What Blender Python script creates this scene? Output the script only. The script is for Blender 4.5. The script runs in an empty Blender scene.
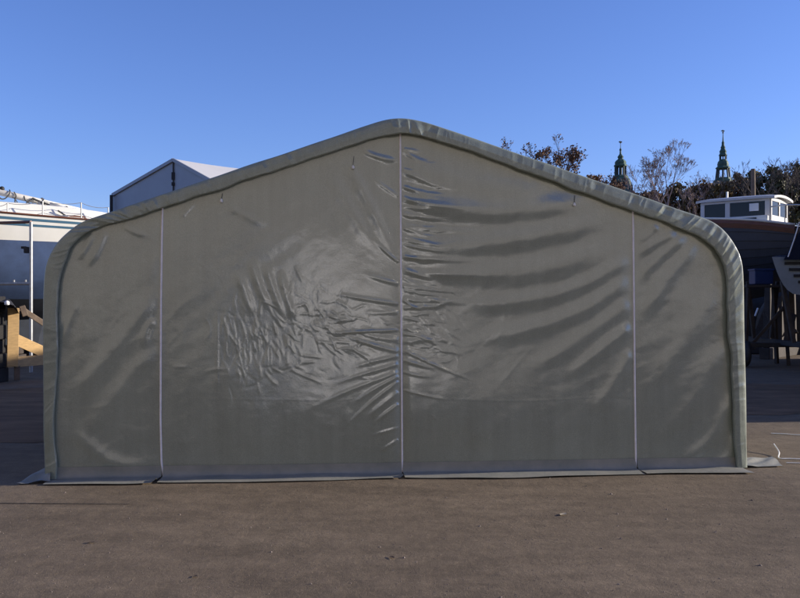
import bpy, bmesh, math, random
import numpy as np
from mathutils import Vector, Matrix

R = math.radians
random.seed(7)
SC = bpy.context.scene
COL = SC.collection

# ------------------------------------------------------------------ camera
H = 1.5            # eye height
F = 844.0          # focal length in pixels of an 800 px wide picture
HOR = 300.0        # horizon row
cam = bpy.data.cameras.new('camera')
cam.sensor_width = 36.0
cam.lens = 36.0 * F / 800.0
cam.shift_y = 0.00125
cam.clip_start = 0.1
cam.clip_end = 6000
camo = bpy.data.objects.new('camera', cam)
COL.objects.link(camo)
camo.location = (0, 0, H)
camo.rotation_euler = (R(90), 0, 0)
SC.camera = camo

# ------------------------------------------------------------------ light
SUN_EL = 14.0      # degrees above the horizon
SUN_AZ = 84.0      # clockwise from +Y (90 = straight from the right, more = towards the camera side)
world = bpy.data.worlds.new('World')
SC.world = world
world.use_nodes = True
wn = world.node_tree
bg = wn.nodes['Background']
sky = wn.nodes.new('ShaderNodeTexSky')
sky.sky_type = 'NISHITA'
sky.sun_disc = False
sky.sun_elevation = R(SUN_EL)
sky.sun_rotation = R(SUN_AZ)
sky.altitude = 0
sky.air_density = 1.0
sky.dust_density = 0.2
sky.ozone_density = 5.0
tint = wn.nodes.new('ShaderNodeMix')
tint.data_type = 'RGBA'; tint.blend_type = 'MULTIPLY'; tint.inputs[0].default_value = 1
tint.inputs[7].default_value = (0.97, 0.85, 1.12, 1)      # the violet cast of the clear autumn sky
wn.links.new(sky.outputs[0], tint.inputs[6])
wn.links.new(tint.outputs[2], bg.inputs[0])
bg.inputs[1].default_value = 0.13
sl = bpy.data.lights.new('sun', 'SUN')
sl.energy = 5.0
sl.angle = R(0.5)
sl.color = (1.0, 0.90, 0.76)
so = bpy.data.objects.new('sun', sl)
COL.objects.link(so)
sd = Vector((math.sin(R(SUN_AZ)) * math.cos(R(SUN_EL)), math.cos(R(SUN_AZ)) * math.cos(R(SUN_EL)), math.sin(R(SUN_EL))))
so.rotation_euler = sd.to_track_quat('Z', 'Y').to_euler()
so.location = sd * 60
vs = SC.view_settings
vs.view_transform = 'Standard'
try:
    vs.look = 'None'
except Exception:
    pass
vs.exposure = 0.55
vs.gamma = 1.0
vs.use_curve_mapping = False
SC.render.engine = 'CYCLES'
SC.cycles.max_bounces = 6

# ------------------------------------------------------------------ helpers
def at(x, y, Y):
    """world point seen at photo pixel x, y at distance Y"""
    return Vector(((x - 400.0) / F * Y, Y, H + (HOR - y) / F * Y))

def gnd(x, y, z=0.0):
    Y = F * (H - z) / (y - HOR)
    return Vector(((x - 400.0) / F * Y, Y, z))

def tag(o, label, cat, group=None):
    o['label'] = label
    o['category'] = cat
    if group:
        o['group'] = group
    return o

def thing(name, loc, label, cat, group=None, rz=0.0):
    o = bpy.data.objects.new(name, None)
    COL.objects.link(o)
    o.location = loc
    o.rotation_euler = (0, 0, rz)
    o.empty_display_size = 0.2
    return tag(o, label, cat, group)

def mesh_obj(name, verts, faces, mat, parent=None, smooth=False, local=False):
    """verts in world space unless local; with a parent they are moved into its space"""
    me = bpy.data.meshes.new(name)
    if parent is not None and not local:
        m = (Matrix.Translation(parent_world(parent)[0]) @ Matrix.Rotation(parent_world(parent)[1], 4, 'Z')).inverted()
        verts = [m @ Vector(v) for v in verts]
    me.from_pydata([tuple(v) for v in verts], [], faces)
    me.update()
    if smooth:
        me.polygons.foreach_set('use_smooth', [True] * len(me.polygons))
    o = bpy.data.objects.new(name, me)
    COL.objects.link(o)
    if mat:
        me.materials.append(mat)
    if parent is not None:
        o.parent = parent
    return o

def parent_world(p):
    loc = Vector((0, 0, 0)); rz = 0.0
    while p is not None:
        loc = Matrix.Rotation(p.rotation_euler[2], 3, 'Z') @ loc + Vector(p.location)
        rz += p.rotation_euler[2]
        p = p.parent
    return loc, rz

class MB:
    def __init__(self):
        self.v = []; self.f = []
    def add(self, vs_, fs_):
        n = len(self.v)
        self.v += [Vector(a) for a in vs_]
        self.f += [tuple(n + i for i in f) for f in fs_]
        return self
    def box(self, c, size, rz=0.0, rot=None):
        x, y, z = [k / 2 for k in size]
        m = rot if rot is not None else Matrix.Rotation(rz, 3, 'Z')
        b = min(x, y, z) * 0.18
        b = min(b, 0.012)
        bm = bmesh.new()
        bmesh.ops.create_cube(bm, size=1.0)
        bmesh.ops.scale(bm, vec=size, verts=bm.verts)
        bmesh.ops.bevel(bm, geom=bm.edges[:], offset=b, segments=1, affect='EDGES')
        c = Vector(c)
        bm.verts.index_update()
        vs_ = [m @ v.co + c for v in bm.verts]
        fs_ = [[v.index for v in f.verts] for f in bm.faces]
        bm.free()
        return self.add(vs_, fs_)
    def beam(self, a, b, w, h, roll=0.0):
        """rectangular bar from a to b"""
        a = Vector(a); b = Vector(b)
        d = b - a
        q = d.to_track_quat('X', 'Z').to_matrix() @ Matrix.Rotation(roll, 3, 'X')
        return self.box((a + b) / 2, (d.length, w, h), rot=q)
    def tube(self, pts, r, n=8, cap=True):
        pts = [Vector(p) for p in pts]
        rr = r if isinstance(r, (list, tuple)) else [r] * len(pts)
        base = len(self.v)
        up = None
        for i, p in enumerate(pts):
            t = (pts[min(i + 1, len(pts) - 1)] - pts[max(i - 1, 0)]).normalized()
            if up is None:
                up = Vector((0, 0, 1)) if abs(t.z) < 0.9 else Vector((1, 0, 0))
            s = t.cross(up).normalized()
            up = s.cross(t).normalized()
            for k in range(n):
                a = 2 * math.pi * k / n
                self.v.append(p + (s * math.cos(a) + up * math.sin(a)) * rr[i])
        for i in range(len(pts) - 1):
            for k in range(n):
                k2 = (k + 1) % n
                self.f.append((base + i * n + k, base + i * n + k2, base + (i + 1) * n + k2, base + (i + 1) * n + k))
        if cap:
            self.f.append(tuple(base + k for k in range(n))[::-1])
            e = base + (len(pts) - 1) * n
            self.f.append(tuple(e + k for k in range(n)))
        return self
    def lathe(self, c, prof, n=16, a0=0.0):
        """prof: (radius, z) list from bottom to top, about vertical axis at c"""
        c = Vector(c); base = len(self.v)
        for r, z in prof:
            for k in range(n):
                a = a0 + 2 * math.pi * k / n
                self.v.append(c + Vector((r * math.cos(a), r * math.sin(a), z)))
        for i in range(len(prof) - 1):
            for k in range(n):
                k2 = (k + 1) % n
                self.f.append((base + i * n + k, base + i * n + k2, base + (i + 1) * n + k2, base + (i + 1) * n + k))
        self.f.append(tuple(base + k for k in range(n))[::-1])
        e = base + (len(prof) - 1) * n
        self.f.append(tuple(e + k for k in range(n)))
        return self
    def build(self, name, mat, parent=None, smooth=False, local=False):
        return mesh_obj(name, self.v, self.f, mat, parent, smooth, local)

def smooth_by_angle(o, ang=40):
    me = o.data
    me.polygons.foreach_set('use_smooth', [True] * len(me.polygons))
    try:
        me.set_sharp_from_angle(angle=R(ang))
    except Exception:
        pass

def catmull(p, n):
    """smooth curve through the rows of p, n samples, parameter = row index"""
    p = np.asarray(p, float)
    P = np.vstack([2 * p[0] - p[1], p, 2 * p[-1] - p[-2]])
    u = np.linspace(0, len(p) - 1, n)
    i = np.minimum(u.astype(int), len(p) - 2)
    t = (u - i)[:, None]
    a, b, c, d = P[i], P[i + 1], P[i + 2], P[i + 3]
    return 0.5 * (2 * b + (c - a) * t + (2 * a - 5 * b + 4 * c - d) * t ** 2 + (3 * b - 3 * c + d - a) * t ** 3)

def field(nx, ny, dx, dy, lx, ly, seed, ang=0.0):
    """smooth random field of unit deviation, correlation lengths lx, ly (metres)"""
    rng = np.random.default_rng(seed)
    w = rng.standard_normal((ny, nx))
    kx = np.fft.fftfreq(nx, dx)[None, :] * 2 * math.pi
    ky = np.fft.fftfreq(ny, dy)[:, None] * 2 * math.pi
    c, s = math.cos(ang), math.sin(ang)
    k1 = c * kx + s * ky; k2 = -s * kx + c * ky
    flt = np.exp(-0.5 * ((k1 * lx) ** 2 + (k2 * ly) ** 2))
    flt[0, 0] = 0
    o = np.fft.ifft2(np.fft.fft2(w) * flt).real
    return o / o.std()

# ------------------------------------------------------------------ materials
def mat(name, col, rough=0.7, spec=0.5, metal=0.0, var=0.0, scale=4.0, bump=0.0, bscale=60.0, col2=None, detail=6.0, coat=0.0, vscale=None):
    m = bpy.data.materials.new(name)
    m.use_nodes = True
    nt = m.node_tree
    b = nt.nodes['Principled BSDF']
    b.inputs['Base Color'].default_value = (*col, 1)
    b.inputs['Roughness'].default_value = rough
    b.inputs['Metallic'].default_value = metal
    b.inputs['Specular IOR Level'].default_value = spec
    if coat:
        b.inputs['Coat Weight'].default_value = coat
        b.inputs['Coat Roughness'].default_value = 0.1
    tc = nt.nodes.new('ShaderNodeTexCoord')
    src = tc.outputs['Object']
    if vscale:
        mp = nt.nodes.new('ShaderNodeMapping')
        mp.inputs['Scale'].default_value = vscale
        nt.links.new(src, mp.inputs[0]); src = mp.outputs[0]
    if var > 0 or col2:
        n = nt.nodes.new('ShaderNodeTexNoise')
        n.inputs['Scale'].default_value = scale
        n.inputs['Detail'].default_value = detail
        n.inputs['Roughness'].default_value = 0.65
        nt.links.new(src, n.inputs['Vector'])
        r = nt.nodes.new('ShaderNodeValToRGB')
        r.color_ramp.elements[0].position = 0.3
        r.color_ramp.elements[1].position = 0.7
        if col2:
            c0, c1 = col, col2
        else:
            c0 = tuple(c * (1 - var) for c in col); c1 = tuple(min(1, c * (1 + var)) for c in col)
        r.color_ramp.elements[0].color = (*c0, 1)
        r.color_ramp.elements[1].color = (*c1, 1)
        nt.links.new(n.outputs['Fac'], r.inputs[0])
        nt.links.new(r.outputs[0], b.inputs['Base Color'])
    if bump > 0:
        n2 = nt.nodes.new('ShaderNodeTexNoise')
        n2.inputs['Scale'].default_value = bscale
        n2.inputs['Detail'].default_value = 5
        nt.links.new(src, n2.inputs['Vector'])
        bp = nt.nodes.new('ShaderNodeBump')
        bp.inputs['Strength'].default_value = min(1, bump)
        bp.inputs['Distance'].default_value = 0.02
        nt.links.new(n2.outputs['Fac'], bp.inputs['Height'])
        nt.links.new(bp.outputs[0], b.inputs['Normal'])
    return m

def tarp_material():
    m = mat('grey_tarp', (0.38, 0.335, 0.24), rough=0.55, spec=0.4, coat=1.0)
    m.node_tree.nodes['Principled BSDF'].inputs['Coat IOR'].default_value = 2.2
    m.node_tree.nodes['Principled BSDF'].inputs['Coat Roughness'].default_value = 0.09
    nt = m.node_tree
    b = nt.nodes['Principled BSDF']
    tc = nt.nodes.new('ShaderNodeTexCoord')
    # cloudy dust and scuffs
    n = nt.nodes.new('ShaderNodeTexNoise'); n.inputs['Scale'].default_value = 2.2; n.inputs['Detail'].default_value = 8; n.inputs['Roughness'].default_value = 0.7
    nt.links.new(tc.outputs['Object'], n.inputs['Vector'])
    r = nt.nodes.new('ShaderNodeValToRGB')
    r.color_ramp.elements[0].position = 0.3; r.color_ramp.elements[1].position = 0.72
    r.color_ramp.elements[0].color = (0.204, 0.232, 0.186, 1); r.color_ramp.elements[1].color = (0.243, 0.274, 0.220, 1)
    nt.links.new(n.outputs['Fac'], r.inputs[0])
    # fine speckle of the weave showing through the coating
    v = nt.nodes.new('ShaderNodeTexNoise'); v.inputs['Scale'].default_value = 130; v.inputs['Detail'].default_value = 3
    nt.links.new(tc.outputs['Object'], v.inputs['Vector'])
    mp = nt.nodes.new('ShaderNodeMapRange'); mp.inputs[1].default_value = 0.3; mp.inputs[2].default_value = 0.7; mp.inputs[3].default_value = 0.86; mp.inputs[4].default_value = 1.12
    nt.links.new(v.outputs['Fac'], mp.inputs[0])
    mx = nt.nodes.new('ShaderNodeMix'); mx.data_type = 'RGBA'; mx.blend_type = 'MULTIPLY'; mx.inputs[0].default_value = 1
    nt.links.new(r.outputs[0], mx.inputs[6]); nt.links.new(mp.outputs[0], mx.inputs[7])
    mpv = nt.nodes.new('ShaderNodeMapping'); mpv.inputs['Scale'].default_value = (9, 9, 0.7)
    nt.links.new(tc.outputs['Object'], mpv.inputs[0])
    sn = nt.nodes.new('ShaderNodeTexNoise'); sn.inputs['Scale'].default_value = 1.6; sn.inputs['Detail'].default_value = 6
    nt.links.new(mpv.outputs[0], sn.inputs['Vector'])
    sr = nt.nodes.new('ShaderNodeMapRange'); sr.inputs[1].default_value = 0.35; sr.inputs[2].default_value = 0.7; sr.inputs[3].default_value = 1.05; sr.inputs[4].default_value = 0.92
    nt.links.new(sn.outputs['Fac'], sr.inputs[0])
    mx2 = nt.nodes.new('ShaderNodeMix'); mx2.data_type = 'RGBA'; mx2.blend_type = 'MULTIPLY'; mx2.inputs[0].default_value = 1
    nt.links.new(mx.outputs[2], mx2.inputs[6]); nt.links.new(sr.outputs[0], mx2.inputs[7])
    nt.links.new(mx2.outputs[2], b.inputs['Base Color'])
    r2 = nt.nodes.new('ShaderNodeMapRange'); r2.inputs[1].default_value = 0.3; r2.inputs[2].default_value = 0.7; r2.inputs[3].default_value = 0.48; r2.inputs[4].default_value = 0.62
    nt.links.new(n.outputs['Fac'], r2.inputs[0]); nt.links.new(r2.outputs[0], b.inputs['Roughness'])
    # weave and small crumples
    w1 = nt.nodes.new('ShaderNodeTexNoise'); w1.inputs['Scale'].default_value = 22; w1.inputs['Detail'].default_value = 4
    nt.links.new(tc.outputs['Object'], w1.inputs['Vector'])
    bp = nt.nodes.new('ShaderNodeBump'); bp.inputs['Strength'].default_value = 0.06; bp.inputs['Distance'].default_value = 0.012
    nt.links.new(w1.outputs['Fac'], bp.inputs['Height'])
    bp2 = nt.nodes.new('ShaderNodeBump'); bp2.inputs['Strength'].default_value = 0.22; bp2.inputs['Distance'].default_value = 0.003
    nt.links.new(v.outputs['Fac'], bp2.inputs['Height']); nt.links.new(bp.outputs[0], bp2.inputs['Normal'])
    nt.links.new(bp2.outputs[0], b.inputs['Normal'])
    nt.links.new(bp2.outputs[0], b.inputs['Coat Normal'])
    return m

def ground_material():
    m = mat('brown_hardstanding', (0.15, 0.115, 0.09), rough=0.9, spec=0.25)
    nt = m.node_tree; b = nt.nodes['Principled BSDF']
    tc = nt.nodes.new('ShaderNodeTexCoord')
    def noise(sc, det, ro=0.6, stretch=None):
        n = nt.nodes.new('ShaderNodeTexNoise'); n.inputs['Scale'].default_value = sc; n.inputs['Detail'].default_value = det; n.inputs['Roughness'].default_value = ro
        if stretch:
            mp_ = nt.nodes.new('ShaderNodeMapping'); mp_.inputs['Scale'].default_value = stretch
            nt.links.new(tc.outputs['Object'], mp_.inputs[0]); nt.links.new(mp_.outputs[0], n.inputs['Vector'])
        else:
            nt.links.new(tc.outputs['Object'], n.inputs['Vector'])
        return n
    big = noise(0.9, 7, 0.65, (0.6, 1.4, 1))
    mid = noise(7, 6, 0.7)
    fine = noise(170, 3, 0.6)
    r = nt.nodes.new('ShaderNodeValToRGB')
    e = r.color_ramp.elements
    e[0].position = 0.3; e[0].color = (0.150, 0.114, 0.078, 1)
    e[1].position = 0.7; e[1].color = (0.205, 0.157, 0.107, 1)
    nt.links.new(big.outputs['Fac'], r.inputs[0])
    def mr(src, lo, hi, a=0.3, c=0.7):
        k = nt.nodes.new('ShaderNodeMapRange'); k.inputs[1].default_value = a; k.inputs[2].default_value = c; k.inputs[3].default_value = lo; k.inputs[4].default_value = hi
        nt.links.new(src, k.inputs[0]); return k.outputs[0]
    def mul(a, bb):
        x = nt.nodes.new('ShaderNodeMix'); x.data_type = 'RGBA'; x.blend_type = 'MULTIPLY'; x.inputs[0].default_value = 1
        nt.links.new(a, x.inputs[6]); nt.links.new(bb, x.inputs[7]); return x.outputs[2]
    c = mul(r.outputs[0], mr(mid.outputs['Fac'], 0.82, 1.15))
    c = mul(c, mr(fine.outputs['Fac'], 0.62, 1.32))
    vo = nt.nodes.new('ShaderNodeTexVoronoi'); vo.inputs['Scale'].default_value = 60
    nt.links.new(tc.outputs['Object'], vo.inputs['Vector'])
    c = mul(c, mr(vo.outputs['Distance'], 1.25, 0.9, 0.05, 0.4))
    st = noise(0.55, 8, 0.72, (1.0, 2.0, 1)); c = mul(c, mr(st.outputs['Fac'], 0.88, 1.03, 0.34, 0.54))
    st2_ = noise(2.3, 9, 0.75, (0.5, 1.6, 1)); c = mul(c, mr(st2_.outputs['Fac'], 1.10, 0.86, 0.42, 0.62))
    spk = noise(48, 2, 0.5); c = mul(c, mr(spk.outputs['Fac'], 1.0, 1.45, 0.66, 0.74))
    nt.links.new(c, b.inputs['Base Color'])
    bp = nt.nodes.new('ShaderNodeBump'); bp.inputs['Strength'].default_value = 0.5; bp.inputs['Distance'].default_value = 0.006
    nt.links.new(fine.outputs['Fac'], bp.inputs['Height'])
    bp2 = nt.nodes.new('ShaderNodeBump'); bp2.inputs['Strength'].default_value = 0.35; bp2.inputs['Distance'].default_value = 0.03
    nt.links.new(mid.outputs['Fac'], bp2.inputs['Height']); nt.links.new(bp.outputs[0], bp2.inputs['Normal'])
    nt.links.new(bp2.outputs[0], b.inputs['Normal'])
    return m

M = {}
M['tarp'] = tarp_material()
M['ground'] = ground_material()
M['cover'] = M['tarp'].copy(); M['cover'].name = 'matt_grey_tarp'
M['cover'].node_tree.nodes['Principled BSDF'].inputs['Coat Weight'].default_value = 0.4
M['dusty'] = mat('dusty_grey_tarp', (0.20, 0.205, 0.18), rough=0.6, spec=0.4, col2=(0.29, 0.275, 0.235), scale=5, bump=0.12, bscale=30)
M['asphalt'] = mat('dark_asphalt', (0.10, 0.062, 0.034), rough=0.8, spec=0.2, col2=(0.24, 0.15, 0.085), scale=1.6, bump=0.5, bscale=90, vscale=(0.7, 2.2, 1))
M['gravel'] = mat('grit', (0.17, 0.14, 0.12), rough=0.9, var=0.4, scale=30)
M['crack'] = mat('joint_dirt', (0.035, 0.028, 0.024), rough=0.95, var=0.3, scale=12)
M['zip'] = mat('pale_zip_tape', (0.80, 0.76, 0.78), rough=0.6, var=0.1, scale=20)
M['white_cord'] = mat('white_cord', (0.75, 0.74, 0.72), rough=0.6, var=0.08, scale=10)
M['dark_cord'] = mat('dark_cord', (0.05, 0.05, 0.05), rough=0.8, var=0.2, scale=10)
M['gelcoat'] = mat('white_gelcoat', (0.74, 0.73, 0.67), rough=0.3, var=0.06, scale=1.5, coat=0.3)
M['deck'] = mat('cream_deck', (0.70, 0.68, 0.62), rough=0.6, var=0.08, scale=4)
M['stripe'] = mat('teal_blue_stripe', (0.05, 0.13, 0.20), rough=0.4, var=0.1, scale=3)
M['antifoul'] = mat('navy_antifouling', (0.040, 0.070, 0.15), rough=0.8, var=0.25, scale=2.5)
M['antifoul_low'] = mat('dark_antifouling', (0.030, 0.037, 0.052), rough=0.85, var=0.3, scale=3)
M['teak'] = mat('red_brown_wood', (0.13, 0.045, 0.022), rough=0.45, var=0.3, scale=5, vscale=(1, 6, 6))
M['transomwood'] = mat('dull_brown_planks', (0.07, 0.032, 0.02), rough=0.8, spec=0.2, var=0.3, scale=3)
M['clinker'] = mat('dark_painted_planks', (0.022, 0.028, 0.042), rough=0.5, var=0.2, scale=3)
M['cabin'] = mat('pale_grey_cabin_paint', (0.52, 0.52, 0.52), rough=0.45, var=0.08, scale=3)
M['glass'] = mat('dark_window_glass', (0.02, 0.022, 0.025), rough=0.06, spec=0.2, var=0.1, scale=2)
M['sailcloth'] = mat('grey_blue_sailcloth', (0.30, 0.33, 0.38), rough=0.8, var=0.2, scale=6, bump=0.4, bscale=14)
M['paper'] = mat('white_paper', (0.75, 0.76, 0.78), rough=0.8, var=0.03, scale=8)
M['mastpaint'] = mat('cream_mast_paint', (0.66, 0.63, 0.56), rough=0.45, var=0.12, scale=5)
M['alu'] = mat('dull_aluminium', (0.55, 0.55, 0.54), rough=0.38, metal=0.6, var=0.12, scale=6)
M['galv'] = mat('galvanised_steel', (0.36, 0.37, 0.38), rough=0.5, metal=0.5, var=0.2, scale=10)
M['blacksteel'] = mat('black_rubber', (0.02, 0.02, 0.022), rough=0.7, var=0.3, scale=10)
M['pine'] = mat('fresh_pine', (0.52, 0.34, 0.15), rough=0.65, var=0.18, scale=3, bump=0.2, bscale=40, vscale=(3, 3, 14))
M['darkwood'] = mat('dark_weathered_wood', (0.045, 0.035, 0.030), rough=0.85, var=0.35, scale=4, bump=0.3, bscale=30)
M['tarred'] = mat('tarred_timber', (0.009, 0.008, 0.008), rough=0.8, var=0.4, scale=5, bump=0.3, bscale=30)
M['greywood'] = mat('brown_weathered_wood', (0.17, 0.125, 0.09), rough=0.85, var=0.3, scale=5, bump=0.3, bscale=30)
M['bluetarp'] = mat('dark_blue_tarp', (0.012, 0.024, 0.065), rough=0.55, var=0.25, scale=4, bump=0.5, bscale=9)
M['bluecrate'] = mat('blue_plastic', (0.014, 0.028, 0.10), rough=0.5, var=0.15, scale=6)
M['paleblue'] = mat('pale_blue_paint', (0.20, 0.24, 0.28), rough=0.5, var=0.15, scale=3)
M['hall_wall'] = mat('blue_grey_pvc_wall', (0.30, 0.32, 0.35), rough=0.55, var=0.08, scale=0.6)
M['hall_roof'] = mat('white_pvc_roof', (0.56, 0.55, 0.53), rough=0.55, var=0.05, scale=0.5, bump=0.4, bscale=0.8)
M['vanpaint'] = mat('white_van_paint', (0.80, 0.80, 0.79), rough=0.3, var=0.02, scale=1, coat=0.3)
M['render'] = mat('brick_wall', (0.34, 0.31, 0.26), rough=0.9, var=0.08, scale=0.5)
M['shedwall'] = mat('grey_boards', (0.30, 0.28, 0.25), rough=0.85, var=0.25, scale=2, vscale=(1, 6, .4))
M['shedroof'] = mat('dark_roofing_felt', (0.06, 0.06, 0.06), rough=0.9, var=0.2, scale=2)
M['sheddoor'] = mat('faded_red_door', (0.22, 0.09, 0.06), rough=0.8, var=0.2, scale=3)
M['copper'] = mat('verdigris_copper', (0.022, 0.050, 0.038), rough=0.7, col2=(0.055, 0.115, 0.080), scale=0.5)
M['copper_dark'] = mat('dark_copper', (0.022, 0.038, 0.034), rough=0.7, var=0.3, scale=0.8)
M['sandstone'] = mat('sandstone', (0.30, 0.25, 0.19), rough=0.9, var=0.2, scale=0.4)
M['gilt'] = mat('weathered_gilt', (0.10, 0.085, 0.05), rough=0.5, metal=0.4, var=0.2, scale=3)
M['bark'] = mat('grey_brown_bark', (0.085, 0.068, 0.058), rough=0.9, var=0.3, scale=3)
M['bark_pale'] = mat('mauve_grey_bark', (0.24, 0.19, 0.185), rough=0.9, var=0.25, scale=3)
def leaf(name, c, c2, sc=1.2):
    m = mat(name, c, rough=0.7, spec=0.3, col2=c2, scale=sc)
    return m
M['leaf_rust'] = leaf('rust_leaves', (0.13, 0.066, 0.026), (0.22, 0.125, 0.048))
M['leaf_olive'] = leaf('olive_leaves', (0.095, 0.075, 0.028), (0.20, 0.13, 0.046))
M['leaf_green'] = leaf('dark_green_leaves', (0.045, 0.052, 0.024), (0.10, 0.092, 0.038))
M['leaf_brown'] = leaf('brown_leaves', (0.07, 0.035, 0.018), (0.17, 0.075, 0.028))

# ------------------------------------------------------------------ the tent: its front plane
TH = R(4.5)
UX = Vector((math.cos(TH), math.sin(TH), 0))       # along the front, to the right
DX = Vector((-math.sin(TH), math.cos(TH), 0))      # into the tent
TC = Vector((0.03, 7.27, 0))

def plane_sz(x, y):
    """photo pixel -> (s, z) on the front plane of the tent"""
    tx = (x - 400.0) / F; tz = (HOR - y) / F
    Y = (TC.x * DX.x + TC.y * DX.y) / (tx * DX.x + DX.y)
    p = Vector((tx * Y, Y, H + tz * Y))
    d = p - TC
    return d.x * UX.x + d.y * UX.y, p.z

PAIRS = [((45, 478), (56, 478)), ((43.5, 420), (55, 410)), ((43, 350), (58, 350)), ((43, 310), (58, 315)), ((44.5, 274), (59.5, 281)),
         ((48, 259), (65, 260)), ((55, 246), (74, 244)), ((66, 234), (88, 233)), ((82, 222.5), (105, 226)), ((107, 213), (124, 221)),
         ((135, 203.6), (145, 214.8)), ((161, 194.8), (165, 208)), ((190, 185.1), (195, 198)), ((232, 170.9), (237, 183.8)), ((281, 154.4), (284, 167.8)),
         ((330, 137.9), (331, 152)), ((366, 125.8), (366, 140.4)), ((385, 120.0), (385, 135.8)), ((400, 118.3), (400, 134.0)), ((415, 119.8), (414, 135.4)),
         ((434, 124.7), (430, 139.2)), ((470, 137), (468, 151.7)), ((520, 154.2), (516, 168.8)), ((570, 171.4), (565, 186.6)), ((615, 186.9), (608, 202.2)),
         ((645, 197), (637, 212.5)), ((672, 207), (660, 221)), ((697, 215.5), (680, 230)), ((713, 222), (697, 237.5)), ((725, 231.5), (711, 248)),
         ((735, 245), (720, 261)), ((741, 258), (724.5, 275)), ((743.5, 275), (726, 297)), ((744, 320), (727, 325)), ((745, 360), (730, 360)),
         ((746, 410), (733, 410)), ((747, 466), (737, 466))]
outer = np.array([plane_sz(*a) for a, b in PAIRS])
inner = np.array([plane_sz(*b) for a, b in PAIRS])
for arr in (outer, inner):
    arr[0, 1] = 0.012; arr[-1, 1] = 0.012
NT = 1500
OUT = catmull(outer, NT)
INN = catmull(inner, NT)
# resample by arc length of the middle line
midl = 0.5 * (OUT + INN)
arc = np.concatenate([[0], np.cumsum(np.hypot(*np.diff(midl, axis=0).T))])
tt = np.linspace(0, arc[-1], NT)
OUT = np.stack([np.interp(tt, arc, OUT[:, k]) for k in (0, 1)], 1)
INN = np.stack([np.interp(tt, arc, INN[:, k]) for k in (0, 1)], 1)
LARC = arc[-1]

def np_mesh(name, V, faces, material, parent, smooth=True):
    """V: (n,3) numpy in tent space (s, depth, z); faces (m,4) numpy"""
    me = bpy.data.meshes.new(name)
    me.vertices.add(len(V)); me.vertices.foreach_set('co', np.ascontiguousarray(V, dtype=np.float32).ravel())
    nf = len(faces)
    me.loops.add(nf * 4); me.polygons.add(nf)
    me.loops.foreach_set('vertex_index', np.ascontiguousarray(faces, dtype=np.int32).ravel())
    me.polygons.foreach_set('loop_start', np.arange(0, nf * 4, 4, dtype=np.int32))
    me.polygons.foreach_set('loop_total', np.full(nf, 4, dtype=np.int32))
    if smooth:
        me.polygons.foreach_set('use_smooth', np.ones(nf, dtype=bool))
    me.update(calc_edges=True); me.validate()
    me.materials.append(material)
    o = bpy.data.objects.new(name, me)
    COL.objects.link(o)
    o.parent = parent
    return o

def grid_faces(nr, nc):
    i = np.arange(nr - 1)[:, None] * nc + np.arange(nc - 1)[None, :]
    return np.stack([i, i + 1, i + nc + 1, i + nc], -1).reshape(-1, 4)

tent = thing('storage_tent', TC, 'large grey tarpaulin storage tent with pale vertical zips in its closed front', 'tent', rz=TH)
DEPTH = 6.0

# --- front wall -----------------------------------------------------------
ST = 0.006
s0, s1, z1 = -3.2, 3.35, 3.2
NX = int((s1 - s0) / ST); NZ = int(z1 / ST)
sg = np.linspace(s0, s1, NX); zg = np.linspace(0.0, z1, NZ)
SS, ZZ = np.meshgrid(sg, zg)
XX = TC.x + SS * UX.x; YY = TC.y + SS * UX.y
PX = 400 + F * XX / YY
PY = HOR - F * (ZZ - H) / YY
D = 0.0028 * field(NX, NZ, ST, ST, 0.34, 0.26, 1) + 0.0007 * field(NX, NZ, ST, ST, 0.10, 0.04, 2, 0.6) + 0.00014 * field(NX, NZ, ST, ST, 0.022, 0.018, 3)

def ridge(pts, w, a, e0=0.35, e1=0.35, asym=1.0):
    pts = np.array(pts, float)
    if len(pts) > 2:
        pts = catmull(pts, 6 * len(pts))
    pad = 4 * w
    x0, y0 = pts.min(0) - pad; x1, y1 = pts.max(0) + pad
    m = (PX > x0) & (PX < x1) & (PY > y0) & (PY < y1)
    qx = PX[m]; qy = PY[m]
    best = np.full(qx.shape, 1e9); tb = np.zeros(qx.shape)
    seg = np.hypot(*np.diff(pts, axis=0).T); L = seg.sum(); acc = 0
    for i in range(len(pts) - 1):
        ax, ay = pts[i]; bx, by = pts[i + 1]
        dx, dy = bx - ax, by - ay
        t = np.clip(((qx - ax) * dx + (qy - ay) * dy) / (dx * dx + dy * dy + 1e-9), 0, 1)
        cx = qx - ax - t * dx; cy = qy - ay - t * dy
        d = np.hypot(cx, cy)
        k = d < best
        best[k] = d[k]; tb[k] = (acc + t[k] * seg[i]) / L
        acc += seg[i]
    tap = np.clip(tb / e0, 0, 1) * np.clip((1 - tb) / e1, 0, 1) if e0 > 0 else np.clip((1 - tb) / e1, 0, 1)
    tap = tap * tap * (3 - 2 * tap)
    D[m] += a * np.exp(-(best / w) ** 2) * tap

# the slack horizontal folds of the right leaf
for pts, w, a in [
    ([(403, 163), (436, 175), (475, 184), (520, 191), (566, 190)], 12, 0.014),
    ([(405, 203), (450, 207), (500, 211), (560, 206), (612, 197)], 12, 0.025),
    ([(405, 247), (450, 247), (500, 241), (560, 231), (622, 214)], 12, 0.022),
    ([(420, 266), (480, 273), (540, 269), (600, 251), (634, 236)], 13, 0.015),
    ([(634, 255), (590, 282), (530, 300), (450, 308)], 8, 0.012),
    ([(634, 276), (580, 312), (520, 332), (470, 340)], 8, 0.011),
    ([(634, 298), (600, 325), (555, 356), (520, 372)], 8, 0.008),
    ([(634, 325), (600, 352), (565, 382)], 6, 0.010),
    ([(635, 350), (612, 388), (590, 418)], 6, 0.008)]:
    ridge(pts, w, a, 0.12, 0.3)
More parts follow.
